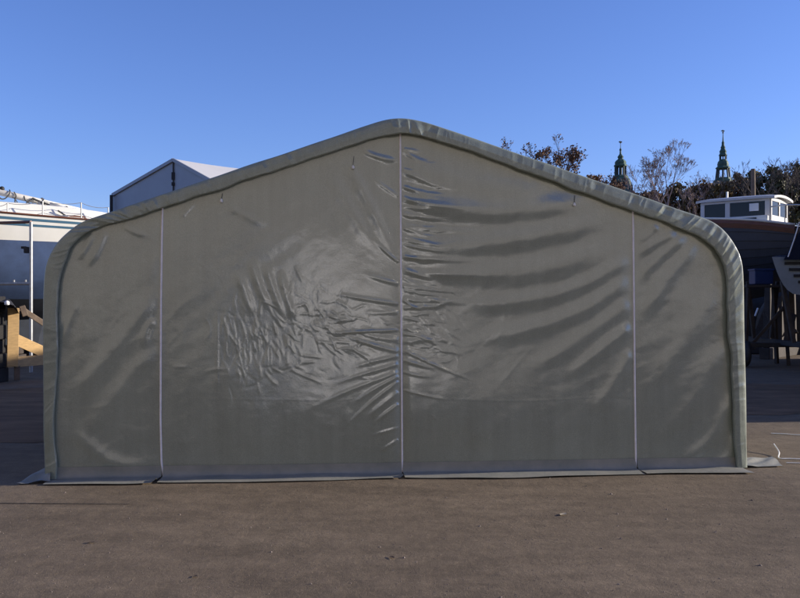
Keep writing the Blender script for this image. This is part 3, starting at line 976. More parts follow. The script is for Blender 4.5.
# the lowered mast, lying along the deck
def yw(v):
    return Matrix.Rotation(YAW, 3, 'Z') @ Vector(v) + yl
A = yloc(-40, 183, -0.3); B = yloc(97, 215, -0.3)
mast = thing('lowered_mast', yw(A), 'pale aluminium mast lowered along the deck of the white yacht, ropes hanging from it', 'mast')
MB().tube([yw(A), yw(A.lerp(B, .5)), yw(B)], 0.072, 12).build('mast_tube', M['mastpaint'], mast, True)
p = yloc(33, 199, -0.42); q_ = yloc(62, 209.5, -0.55)
MB().tube([yw(p), yw(q_)], 0.022, 8).build('spreader', M['dark_cord'], mast)
p = yloc(38, 203, -0.42); q_ = yloc(58, 213, -0.6)
MB().tube([yw(p), yw(q_)], 0.018, 8).build('spreader', M['alu'], mast)
p = yloc(42, 198, -0.30); q_ = yloc(42.5, 214, -0.3)
MB().tube([yw(p), yw(q_)], 0.03, 8).build('crutch', M['darkwood'], mast)
def rope(pl, r=0.014):
    P = catmull([tuple(yw(yloc(x, y, dy))) for x, y, dy in pl], 8 * len(pl))
    MB().tube([Vector(p_) for p_ in P], r, 6).build('rope', M['dark_cord'], mast, True)
rope([(-3, 192, -.40), (0, 198, -.42), (4, 199, -.42), (8, 196, -.42), (10, 192, -.40), (9.5, 190, -.3)])
rope([(14, 192, -.38), (16, 196, -.40), (15, 200, -.42), (16, 203.5, -.42), (23, 205, -.42), (28, 202, -.42), (33, 198, -.40)])
rope([(33, 198, -.40), (40, 202, -.42), (46, 206, -.44), (52, 207, -.44), (60, 209, -.44)])
rope([(12, 197, -.42), (15, 199, -.40), (20, 206, -.42), (24, 208, -.42)], 0.01)
rope([(66, 206, -.38), (74, 211, -.4), (84, 211, -.4), (90, 213, -.36)], 0.01)
bl = yloc(2, 188.8, -0.3)
c = yw(bl)
MB().lathe(c - Vector((0, 0, .055)), [(0.01, 0), (0.04, .012), (0.055, .04), (0.055, .07), (0.04, .098), (0.01, .11)], 12).build('masthead_fitting', M['blacksteel'], mast, True)

rope([(24, 196, -.36), (26, 201, -.4), (34, 205, -.4), (41, 203, -.38), (44, 199, -.36)], 0.012)
rope([(47, 203, -.36), (52, 208, -.4), (60, 211, -.4), (70, 209, -.36)], 0.012)
sp_a, sp_b = yloc(50, 204, -.62), yloc(96, 218, -.55)
o = MB().tube([yw(sp_a), yw(sp_b)], 0.045, 10).build('boom', M['mastpaint'], None, True)
tag(o, 'short pale boom lying just under the lowered mast on the yacht deck', 'boom')
P = [yw(yloc(x, y, -.75)) for x, y in ((44, 211.5), (52, 211), (62, 213.5), (72, 215.5), (84, 218))]
o = MB().tube(P, [.05, .10, .09, .10, .05], 10).build('rolled_sail', M['sailcloth'], None, True)
tag(o, 'grey blue rolled sail lying on the yacht coachroof beside the boom', 'sail')
# steel support frame in front of the yacht
Yf = 17.4
fr = thing('boat_support_frame', (at(31, 300, Yf).x, Yf, 0), 'galvanised steel post frame standing against the side of the white yacht', 'support frame')
pt = at(31, 222, Yf)
MB().tube([(pt.x, Yf, 0.01), (pt.x, Yf, pt.z)], 0.034, 10).build('post', M['galv'], fr)
p2 = at(-60, 221, Yf)
MB().tube([(p2.x, Yf + .9, 0.01), (p2.x, Yf + .9, p2.z)], 0.042, 10).build('post', M['galv'], fr)
MB().tube([(pt.x, Yf, pt.z), (p2.x, Yf + .9, p2.z + .02)], 0.032, 10).build('top_rail', M['teak'], fr)
z_ = at(0, 283.5, Yf).z
MB().tube([(pt.x, Yf, z_), (p2.x, Yf + .9, z_)], 0.035, 10).build('cross_rail', M['galv'], fr)
for x in (9, 24):
    c = at(x, 281, Yf)
    MB().box((c.x, Yf + (pt.x - c.x) * .9 / (pt.x - p2.x), z_ + .05), (0.03, 0.04, 0.06)).build('bolt', M['galv'], fr)
c = at(26.5, 250, Yf)
MB().box((c.x, Yf + .02, c.z), (0.10, 0.10, 0.13)).box((c.x - .06, Yf + .02, c.z + .05), (0.1, .07, .05)).build('clamp', M['blacksteel'], fr)

# fresh pine trestle, dark blocks and boards beside it
Yt = 15.6
tr = thing('pine_trestle', (at(20, 300, Yt).x, Yt, 0), 'fresh yellow pine trestle of nailed boards standing left of the tent', 'trestle', rz=R(0))
def board(px0, py0, px1, py1, w, t, m_, name, par, dy0=0.0, dy1=0.0, Yb=Yt):
    a = at(px0, py0, Yb + dy0); b2 = at(px1, py1, Yb + dy1)
    d = b2 - a
    n_ = Vector((0.5, -0.86, 0))
    xax = d.normalized(); yax = (n_ - xax * n_.dot(xax)).normalized(); zax = xax.cross(yax)
    m3 = Matrix((xax, yax, zax)).transposed()
    return MB().box((a + b2) / 2, (d.length, t, w), rot=m3).build(name, m_, par)
board(13.5, 308, 12.5, 366.5, 0.19, 0.05, M['pine'], 'upright', tr, -.16, -.16)
board(15, 339, 48, 354, 0.20, 0.04, M['pine'], 'brace', tr, -.03, .55)
board(15, 362, 48, 359.5, 0.19, 0.04, M['pine'], 'rail', tr, -.03, .55)
board(20, 308, 46, 325, 0.10, 0.06, M['greywood'], 'top_brace', tr, .1, .5)
board(17, 366, 17, 380, 0.10, 0.08, M['greywood'], 'leg', tr, .03, .03)
board(50, 312, 50, 379, 0.12, 0.08, M['greywood'], 'leg', tr, .6, .6)
board(22, 306, 25.5, 316, 0.10, 0.06, M['greywood'], 'end_block', tr, 0.0, 0.0)

db = MB()
a = at(3, 340, Yt - .6)
dark = thing('timber_block_stack', (a.x - .42, Yt - .5, 0), 'dark stack of old timber blocks at the left edge beside the pine trestle', 'timber stack')
for k in range(6):
    z = 0.13 + k * 0.262
    wob_ = (k % 2) * .03
    MB().box((a.x - .50 + wob_, Yt - .35, z), (0.62 - .04 * (k % 3), 0.7, 0.255), rz=0.04 * (k - 2)).build('timber_block', M['tarred'], dark)
# crumpled tarp rag over the stack
v = sheet('tarp_rag', [at(-14, 302, Yt - .75), at(14, 306, Yt - .7), at(22, 316, Yt + .1), at(-10, 298, Yt + .1)], 22, 0.035, 91, M['blacksteel'], None, 0.01)
tag(v, 'crumpled black sheet thrown over the dark timber stack', 'sheet')
# pale rag tip
c = at(7, 303.5, Yt - .78)
rg = MB().lathe(c - Vector((0, 0, .03)), [(0.02, 0), (0.045, .015), (0.04, .035), (0.045, .055), (0.015, .08)], 9).build('rag', M['paper'], None, True)
tag(rg, 'small white rag bundled on top of the black sheet', 'rag')
# keel blocks and shores under the yacht
for i, (px, Yk) in enumerate([(-15, 19.5), (30, 20.6)]):
    c = at(px, 300, Yk)
    kbk = thing('keel_block', (c.x, Yk, 0), ['wide dark timber cradle under the yacht, mostly past the left edge', 'dark timber cradle under the yacht behind the steel post'][i], 'boat cradle')
    MB().box((c.x, Yk, 0.12), (1.7, 0.5, 0.24)).build('base_timber', M['darkwood'], kbk)
    MB().box((c.x + .1, Yk, 0.36), (1.4, 0.45, 0.22)).build('upper_timber', M['darkwood'], kbk)
    for sx_ in (-.7, .7):
        MB().beam((c.x + sx_, Yk - .25, .24), (c.x + sx_ * 1.05, Yk - .35, 1.75), .12, .12).build('post', M['darkwood'], kbk)

# ------------------------------------------------------------------ grey hall
hall_apex = at(174, 160, 40)
PHI = R(42)
rd = Vector((math.sin(PHI), math.cos(PHI), 0)); gd = Vector((math.cos(PHI), -math.sin(PHI), 0))
eL = hall_apex - gd * 5.6; eL.z = 6.94
eR = hall_apex + gd * 5.4; eR.z = 5.85
LEN = 22
hall = thing('storage_hall', (hall_apex.x, hall_apex.y, 0), 'tall blue-grey fabric storage hall with white roof rising behind the tent', 'hall')
g0 = Vector((eL.x, eL.y, 0)); g1 = Vector((eR.x, eR.y, 0))
MB().add([g0, g1, eR, hall_apex, eL], [(0, 1, 2, 3, 4)]).build('gable_wall', M['hall_wall'], hall)
MB().add([g0 + rd * LEN, g1 + rd * LEN, eR + rd * LEN, hall_apex + rd * LEN, eL + rd * LEN], [(4, 3, 2, 1, 0)]).build('gable_wall', M['hall_wall'], hall)
MB().add([g0, eL, eL + rd * LEN, g0 + rd * LEN], [(0, 1, 2, 3)]).build('side_wall', M['hall_wall'], hall)
MB().add([g1, eR, eR + rd * LEN, g1 + rd * LEN], [(3, 2, 1, 0)]).build('side_wall', M['hall_wall'], hall)
def roof(e, flip):
    rows = []
    for i in range(45):
        d = -0.06 + (LEN + .12) * i / 44
        dip = -0.10 * abs(math.sin(d / 4.4 * math.pi))
        row = []
        for j in range(8):
            t = j / 7
            p = hall_apex.lerp(e, t * 1.02) + rd * d
            p.z += 0.05 + dip * 4 * t * (1 - t) * 0.8 + dip * 0.4
            row.append(p)
        rows.append(row)
    b2 = skin(rows)
    if flip: b2.f = [f[::-1] for f in b2.f]
    return b2.build('roof', M['hall_roof'], hall, True)
roof(eR, False); roof(eL, True)
for p, q_ in ((hall_apex, eL), (hall_apex, eR)):
    o1 = -rd * 0.05
    MB().beam(p + o1, q_ + o1, 0.08, 0.16).build('gable_trim', M['hall_wall'], hall)
# centre mullion and lacing on the gable
MB().beam(hall_apex - rd * .04 - Vector((0, 0, .1)), Vector((hall_apex.x, hall_apex.y, 4)) - rd * .04, .05, .06).build('seam', M['dark_cord'], hall)
for y0, y1 in ((172.5, 180), (182.5, 186)):
    a = at(174.5, y0, 40) - rd * .08; b2 = at(174.5, y1, 40) - rd * .08
    MB().beam(a, b2, .07, .14).build('lacing', M['blacksteel'], hall)
c = at(113, 203, 43.6)
MB().beam(c + Vector((-.05, -.1, .4)), c + Vector((-.05, -.1, -.5)), .12, .14).build('corner_fitting', M['blacksteel'], hall)

# ------------------------------------------------------------------ wooden motor boat, right
mY = 23.0
mc = at(742, 300, mY)
MYAW = R(-41)                 # local +x = towards the stern, nearer the camera
mb = thing('wooden_motor_boat', (mc.x, mc.y, 0), 'dark planked wooden motor boat with pale windowed cabin propped up ashore', 'motorboat', rz=MYAW)
st2 = [(-5.0, 0.05, 3.95, 2.6), (-4.2, 0.55, 3.80, 2.0), (-2.8, 1.0, 3.64, 1.7), (-1.2, 1.22, 3.54, 1.55), (-0.1, 1.22, 3.47, 1.5), (0.8, 1.10, 3.38, 1.65), (1.62, 0.90, 3.24, 1.95)]
st2 = [(a_, b_, c_ + .10, d_) for a_, b_, c_, d_ in interp_st(st2, 34)]
NP = 9  # planks
def m_half(hb, zs, zk, t):
    return hb * (1 - 0.10 * t - 0.88 * t ** 3.2) + 0.02, zs + (zk - zs) * (t ** 0.92)
b2 = MB()
for side in (-1, 1):
    for k in range(NP):
        rows = []
        for (x, hb, zs, zk) in st2:
            r = []
            for tt_, o_ in ((k / NP, 0.0), ((k + 1) / NP, 0.022)):
                y, z = m_half(hb, zs, zk, tt_)
                r.append(Vector((x, side * (y + o_), z)))
            y, z = m_half(hb, zs, zk, (k + 1) / NP)
            r.append(Vector((x, side * y, z - .004)))
            rows.append(r)
        q_ = skin(rows); b2.add(q_.v, q_.f)
e = st2[-1]
pts = [Vector((e[0], m_half(*e[1:], k / 8)[0], m_half(*e[1:], k / 8)[1])) for k in range(9)]
pts += [Vector((p.x, -p.y, p.z)) for p in pts[::-1]]
b2.build('hull', M['clinker'], mb, local=True)
MB().add(pts, [tuple(range(len(pts)))]).build('transom', M['transomwood'], mb, local=True)
for side in (-1, 1):
    rows = [[Vector((x, side * (hb + .03), zs + .03)), Vector((x, side * (hb + .05), zs - .05)), Vector((x, side * (hb + .035), zs - .17))] for (x, hb, zs, zk) in st2]
    skin(rows).build('top_plank', M['teak'], mb, local=True)
    MB().tube([(x, side * (hb + .02), zs + .06) for (x, hb, zs, zk) in st2], 0.035, 6).build('gunwale', M['gelcoat'], mb, True, local=True)
db = MB()
db.v = [Vector((x, sd_ * hb, zs + .02 + (0.04 if sd_ == 0 else 0))) for (x, hb, zs, zk) in st2 for sd_ in (-1, 0, 1)]
for i in range(len(st2) - 1):
    for k in range(2):
        a = i * 3 + k
        db.f.append((a, a + 1, a + 4, a + 3))
db.build('deck', M['deck'], mb, local=True)
# cabin: frame posts with glass between, local box x from cx0 to cx1
cx0, cx1, cw, zb, zt = -0.85, 0.95, 0.68, 3.55, 4.18
lean = 0.06
cbx = MB()
def cabin_wall(p0, p1, ws, par):
    """wall from p0 to p1 (xy) with window spans ws (fractions); sill and head bands, posts between"""
    p0 = Vector((*p0, 0)); p1 = Vector((*p1, 0))
    L = (p1 - p0).length; ux = (p1 - p0) / L; ny = Vector((ux.y, -ux.x, 0))
    m3 = Matrix((ux, ny, Vector((0, 0, 1)))).transposed()
    mid = (p0 + p1) / 2
    f_ = MB()
    f_.box((mid.x, mid.y, zb - .02 + .08), (L, .06, .20), rot=m3)
    f_.box((mid.x, mid.y, zt - .05), (L, .06, .10), rot=m3)
    edges = [0] + [e_ for w in ws for e_ in w] + [1]
    for k in range(0, len(edges), 2):
        a_, b_ = edges[k], edges[k + 1]
        c_ = p0 + ux * L * (a_ + b_) / 2
        f_.box((c_.x, c_.y, (zb + .16 + zt - .10) / 2), (max(.02, L * (b_ - a_)), .055, zt - .10 - zb - .16 + .01), rot=m3)
    f_.build('cabin_wall', M['cabin'], par, local=True)
    for a_, b_ in ws:
        c_ = p0 + ux * L * (a_ + b_) / 2
        MB().box((c_.x, c_.y, (zb + .16 + zt - .10) / 2), (L * (b_ - a_) + .01, .02, zt - .10 - zb - .15), rot=m3).build('window', M['glass'], par, local=True)
cabin_wall((cx0, -cw), (cx1, -cw), [(.05, .36), (.43, .93)], mb)
cabin_wall((cx1, -cw), (cx1, cw), [(.05, .47), (.53, .95)], mb)
cabin_wall((cx1, cw), (cx0, cw), [(.07, .57), (.64, .95)], mb)
cabin_wall((cx0, cw), (cx0, -cw), [(.05, .47), (.53, .95)], mb)
rb = MB()
rows = []
for i in range(9):
    x = cx0 - .12 + (cx1 - cx0 + .26) * i / 8
    ed = 0.02 if i in (0, 8) else 0
    rows.append([Vector((x, y, zt + ed * 0 + .10 * (1 - (y / .8) ** 2) * (1 - .25 * (2 * i / 8 - 1) ** 2) + .02 - (ed))) for y in np.linspace(-.78, .78, 11)])
rb = skin(rows)
n_ = len(rb.v)
rb.v += [v_ - Vector((0, 0, .06)) for v_ in rb.v]
rb.f += [tuple(n_ + k for k in f)[::-1] for f in rb.f[:]]
for i in range(8):
    for jj in (0, 10):
        a = i * 11 + jj; b3 = a + 11
        rb.f.append((a, b3, b3 + n_, a + n_))
for j in range(10):
    for ii in (0, 8):
        a = ii * 11 + j
        rb.f.append((a, a + 1, a + 1 + n_, a + n_))
ro = rb.build('cabin_roof', M['cabin'], mb, local=True)
smooth_by_angle(ro, 30)
MB().box((cx0 + (cx1 - cx0) * .78, -cw - .036, 3.93), (.24, .008, .20)).build('notice', M['paper'], mb, local=True)
MB().tube([(-.4, 0, zt + .08), (-.4, 0, zt + .3)], .03, 8).build('roof_light', M['alu'], mb, local=True)
# side deck box with dark ports and hand rail
bx_ = MB().box((.35, -1.0, 3.60), (1.3, .10, .13)).build('side_box', M['gelcoat'], mb, local=True)
MB().box((.3, -1.058, 3.60), (.85, .012, .06)).build('port', M['glass'], bx_, local=True)
MB().tube([(cx1 + .05, -.80, 3.90), (cx1 + .4, -.82, 3.92), (cx1 + 1.0, -.82, 3.88), (cx1 + 1.45, -.7, 3.82)], .018, 8).build('hand_rail', M['alu'], mb, True, local=True)
MB().tube([(cx1 + .4, -.82, 3.45), (cx1 + .4, -.82, 3.92)], .016, 8).build('rail_post', M['alu'], mb, local=True)
MB().tube([(cx1 + 1.4, -.72, 3.46), (cx1 + 1.45, -.7, 3.82)], .016, 8).build('rail_post', M['alu'], mb, local=True)
# cradle carrying it
cr_ = thing('boat_cradle', (mc.x, mc.y, 0), 'dark timber cradle carrying the wooden motor boat', 'boat cradle', rz=MYAW)
for x in (-3.0, -.8, 1.0):
    MB().box((x, 0, .14), (.25, 2.6, .28)).build('cross_timber', M['darkwood'], cr_, local=True)
    for sd_ in (-1, 1):
        MB().beam((x, sd_ * 1.15, .28), (x, sd_ * .95, 2.3), .14, .14).build('post', M['darkwood'], cr_, local=True)
        MB().beam((x, sd_ * 1.15, .35), (x, sd_ * .1, 1.45), .10, .10).build('strut', M['darkwood'], cr_, local=True)
    MB().box((x, 0, .95), (.22, .5, 1.3)).build('keel_support', M['darkwood'], cr_, local=True)

# unseen warehouse, added so its sunlit front warms and mirrors in the tarpaulin
WA = R(-30)
wh = thing('bounce_warehouse', (8, -24, 0), 'unseen brick warehouse added behind the photographer to light the tent front', 'warehouse', rz=WA)
WW, WH = 84.0, 20.0
MB().box((0, -4, WH / 2), (WW, 8, WH)).build('wall', M['render'], wh, local=True)
MB().add([(-WW / 2 - .3, .3, WH - .05), (WW / 2 + .3, .3, WH - .05), (WW / 2 + .3, -4, WH + 1.6), (-WW / 2 - .3, -4, WH + 1.6), (-WW / 2 - .3, -8.3, WH - .05), (WW / 2 + .3, -8.3, WH - .05)],
         [(0, 1, 2, 3), (3, 2, 5, 4), (0, 3, 4), (1, 5, 2)]).build('roof', M['shedroof'], wh, local=True)
for fl_ in range(4):
    for k in range(20):
        x = -WW / 2 + 3 + k * 4
        w_ = MB().box((x, .03, 2.6 + fl_ * 4.0), (1.1, .08, 1.5)).build('window', M['glass'], wh, local=True)
        MB().box((x, .09, 1.8 + fl_ * 4.0), (1.3, .16, .08)).build('sill', M['gelcoat'], w_, local=True)

# unseen van, added as a sunlit reflector in place of flash glare
van = thing('reflector_van', (1.5, -7.6, 0), 'unseen white van added behind the photographer to reflect in the tent', 'van', rz=R(-46))
vp = [(-4.2, .42), (-4.2, 1.95), (-4.05, 2.13), (1.05, 2.13), (1.35, 1.95), (1.85, 1.22), (2.5, 1.02), (2.62, .85), (2.62, .42)]
vb = bmesh.new()
vA = [vb.verts.new((x, -.95, z)) for x, z in vp]; vB = [vb.verts.new((x, .95, z)) for x, z in vp]
vb.faces.new(vA); vb.faces.new(vB[::-1])
for k in range(len(vp)):
    k2 = (k + 1) % len(vp)
    vb.faces.new((vA[k2], vA[k], vB[k], vB[k2]))
bmesh.ops.bevel(vb, geom=vb.edges[:], offset=.07, segments=3, affect='EDGES')
vme = bpy.data.meshes.new('body'); vb.to_mesh(vme); vb.free(); vme.materials.append(M['vanpaint'])
vo_ = bpy.data.objects.new('body', vme); COL.objects.link(vo_); vo_.parent = van
for x in (-2.9, 1.62):
    for sd_ in (-1, 1):
        w_ = MB().tube([(x, sd_ * .74, .33), (x, sd_ * .97, .33)], .33, 20).build('wheel', M['blacksteel'], van, local=True)
        MB().tube([(x, sd_ * .96, .33), (x, sd_ * .985, .33)], .2, 16).build('rim', M['galv'], w_, local=True)
for sd_ in (-1, 1):
    MB().add([(.5, sd_ * .957, 1.25), (1.62, sd_ * .957, 1.25), (1.3, sd_ * .957, 1.78), (.5, sd_ * .957, 1.85)], [(0, 1, 2, 3)]).build('side_window', M['glass'], van, local=True)
    MB().box((2.63, sd_ * .66, .78), (.04, .3, .16)).build('headlight', M['paper'], van, local=True)
    MB().box((1.25, sd_ * 1.05, 1.25), (.1, .16, .2)).build('mirror', M['blacksteel'], van, local=True)
MB().add([(1.50, -.8, 1.75), (1.88, -.85, 1.25), (1.88, .85, 1.25), (1.50, .8, 1.75)], [(0, 1, 2, 3)]).build('windscreen', M['glass'], van, local=True)
MB().box((2.64, 0, .48), (.08, 1.8, .2)).build('bumper', M['blacksteel'], van, local=True)

# unseen shed, added beyond the right edge to shade the corner under the boats
shed = thing('shade_shed', (13.4, 16, 0), 'unseen boarded shed added on the right to shade the dark corner', 'shed')
sx0, sx1, sy0, sy1, sh = 10.4, 16.4, 11.6, 21.6, 4.7
MB().box(((sx0 + sx1) / 2, (sy0 + sy1) / 2, sh / 2), (sx1 - sx0, sy1 - sy0, sh)).build('wall', M['shedwall'], shed)
xm = (sx0 + sx1) / 2
MB().add([(sx0 - .25, sy0 - .3, sh - .02), (xm, sy0 - .3, sh + .9), (sx1 + .25, sy0 - .3, sh - .02), (sx0 - .25, sy1 + .3, sh - .02), (xm, sy1 + .3, sh + .9), (sx1 + .25, sy1 + .3, sh - .02)],
         [(0, 1, 4, 3), (1, 2, 5, 4), (0, 2, 1), (3, 4, 5), (0, 3, 5, 2)]).build('roof', M['shedroof'], shed)
for k in range(2):
    y = 13.8 + k * 4.6
    dr = MB().box((sx0 - .03, y, 1.55), (.08, 3.4, 3.1)).build('door', M['sheddoor'], shed)
    MB().box((sx0 - .09, y + 1.3, 1.1), (.05, .05, .3)).build('handle', M['galv'], dr)

# things in the dark corner by the right edge
Yr = 19.5
c = at(761, 277, Yr)
crate = thing('blue_crate', (c.x, Yr, 0), 'dark blue plastic crate on a stand below the motor boat', 'crate')
# stand for it
stnd = thing('wooden_stand', (c.x, Yr, 0), 'dark wooden work stand holding the blue crate', 'stand')
zc0 = at(0, 285, Yr).z; zc1 = at(0, 269, Yr).z
crate.location = (c.x, Yr, zc0)
cm = MB(); cm.box((c.x, Yr, (zc0 + zc1) / 2), (.42, .34, zc1 - zc0 - .03)); cm.build('crate_body', M['bluecrate'], crate)
MB().box((c.x, Yr, zc1 - .02), (.46, .38, .04)).build('rim', M['bluecrate'], crate)
MB().box((c.x, Yr, zc0 - .03), (.9, .6, .06)).build('top_board', M['darkwood'], stnd)
for dx in (-.4, .4):
    for dy in (-.25, .25):
        MB().beam((c.x + dx, Yr + dy, zc0 - .06), (c.x + dx * 1.25, Yr + dy * 1.2, .01), .08, .08).build('leg', M['darkwood'], stnd)
MB().beam((c.x - .42, Yr - .3, .4), (c.x + .45, Yr - .3, 1.4), .05, .07).build('brace', M['darkwood'], stnd)

# blue covered dinghy on its trailer, stern with louvres towards the camera
Yd = 17.6
dc = at(808, 300, Yd)
dg = thing('covered_dinghy', (dc.x, Yd, 0), 'pale blue slatted dinghy under a dark blue tarp at the right edge', 'dinghy')
zt0 = at(0, 257, Yd).z; zb0 = at(0, 296, Yd).z
rows = []
for i in range(14):
    t = i / 13
    y = Yd + 3.4 * t
    hb = .72 * (1 - t ** 3) + .03
    zs = zt0 + .25 * t
    zk = zb0 + .5 * t ** 2
    rows.append([Vector((dc.x * y / Yd + hb * (1 if a > 0 else -1) * (abs(a) ** .45), y, zk + (zs - zk) * abs(a) ** 1.5)) for a in np.linspace(-1, 1, 15)])
h_ = skin(rows); h_.f.append(tuple(range(15)))
h_.build('hull', M['paleblue'], dg)
for k in range(4):
    z = zt0 - .13 - k * .13
    MB().box((dc.x - .22 + .05 * k, Yd - .02, z), (.55 - .09 * k, .03, .055)).build('slot', M['blacksteel'], dg)
for k in range(3):
    z = zt0 - .19 - k * .13
    MB().box((dc.x + .35 - .03 * k, Yd - .02, z), (.36 - .05 * k, .03, .05)).build('slot', M['blacksteel'], dg)
tv = []
zr = at(0, 205, Yd).z
prof = []
for i in range(16):
    t = i / 15
    y = Yd - .12 + 3.6 * t
    row = []
    for a in np.linspace(-1, 1, 17):
        w = .62 * (1 - .6 * t ** 3)
        pe = zr - (zr - zt0 + .06) * (abs(a) ** .9) + .2 * t * (1 - abs(a))
        pe += .03 * math.sin(a * 9 + t * 11) * (1 - abs(a)) + .02 * math.sin(t * 26) * abs(a)
        row.append(Vector((dc.x * (y + .12) / Yd + .06 + w * a, y, pe)))
    prof.append(row)
tv = skin(prof); tv.f.append(tuple(range(17)))
cover = tv.build('dinghy_cover', M['bluetarp'], None, True)
tag(cover, 'dark blue tarp stretched to a ridge over the slatted dinghy', 'tarp')
MB().tube([at(788, 257, Yd - .16), at(794, 240, Yd - .16), at(799.5, 222, Yd - .16)], .012, 6).build('tie_rope', M['white_cord'], cover)
trl = thing('boat_trailer', (dc.x, Yd + 1.2, 0), 'dark low boat trailer under the tarp covered dinghy', 'trailer')
MB().box((dc.x, Yd + 1.4, .55), (.12, 4.2, .12)).box((dc.x, Yd + 1.2, .5), (1.5, .1, .1)).build('frame', M['blacksteel'], trl)
for sd_ in (-1, 1):
    w_ = MB()
    P = [Vector((dc.x + sd_ * .85, Yd + 1.2 + .23 * math.cos(a), .31 + .23 * math.sin(a))) for a in np.linspace(0, 2 * math.pi, 25)]
    w_.tube(P, .08, 8, cap=False)
    wl = w_.build('wheel', M['blacksteel'], trl, True)
    MB().tube([(dc.x + sd_ * .85 - .05, Yd + 1.2, .31), (dc.x + sd_ * .85 + .05, Yd + 1.2, .31)], .17, 14).build('rim', M['galv'], wl)
for sd_ in (-1, 1):
    MB().beam((dc.x + sd_ * .2, Yd + .2, .6), (dc.x + sd_ * .45, Yd + .2, zb0 + .32), .08, .08).build('bolster', M['darkwood'], trl)
    MB().beam((dc.x + sd_ * .2, Yd + 2.2, .6), (dc.x + sd_ * .35, Yd + 2.2, zb0 + .35), .08, .08).build('bolster', M['darkwood'], trl)

# long dark beam and loose timbers on the ground there
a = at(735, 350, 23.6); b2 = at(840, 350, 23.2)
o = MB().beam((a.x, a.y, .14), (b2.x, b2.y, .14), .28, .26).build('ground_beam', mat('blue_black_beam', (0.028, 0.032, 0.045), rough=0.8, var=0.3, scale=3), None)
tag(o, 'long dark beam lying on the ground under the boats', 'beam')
rn = random.Random(5)
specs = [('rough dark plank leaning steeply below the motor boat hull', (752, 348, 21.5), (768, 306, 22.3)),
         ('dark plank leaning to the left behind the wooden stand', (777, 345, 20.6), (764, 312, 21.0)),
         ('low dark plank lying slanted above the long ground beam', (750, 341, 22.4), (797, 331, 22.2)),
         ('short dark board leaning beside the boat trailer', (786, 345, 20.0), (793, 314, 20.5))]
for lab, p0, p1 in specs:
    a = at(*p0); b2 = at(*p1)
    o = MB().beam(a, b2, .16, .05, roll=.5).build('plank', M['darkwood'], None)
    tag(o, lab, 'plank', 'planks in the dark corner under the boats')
a = at(755, 316, 20.8); b2 = at(758, 308, 20.8)
o = MB().beam(a, b2, .05, .03).build('offcut', M['paper'], None)
tag(o, 'tiny pale offcut catching light among the dark planks', 'offcut')
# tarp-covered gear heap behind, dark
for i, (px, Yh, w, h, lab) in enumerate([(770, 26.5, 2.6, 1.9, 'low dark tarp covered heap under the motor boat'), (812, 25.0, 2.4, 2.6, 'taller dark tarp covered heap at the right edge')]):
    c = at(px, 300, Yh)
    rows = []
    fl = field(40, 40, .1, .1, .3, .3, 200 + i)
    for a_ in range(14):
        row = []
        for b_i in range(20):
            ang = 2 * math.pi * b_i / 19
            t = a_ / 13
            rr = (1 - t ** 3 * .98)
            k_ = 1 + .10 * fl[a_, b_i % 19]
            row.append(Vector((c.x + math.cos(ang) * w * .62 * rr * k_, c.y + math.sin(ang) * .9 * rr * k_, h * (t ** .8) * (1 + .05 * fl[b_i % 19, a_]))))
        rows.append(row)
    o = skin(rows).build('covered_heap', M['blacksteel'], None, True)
    tag(o, lab, 'heap')

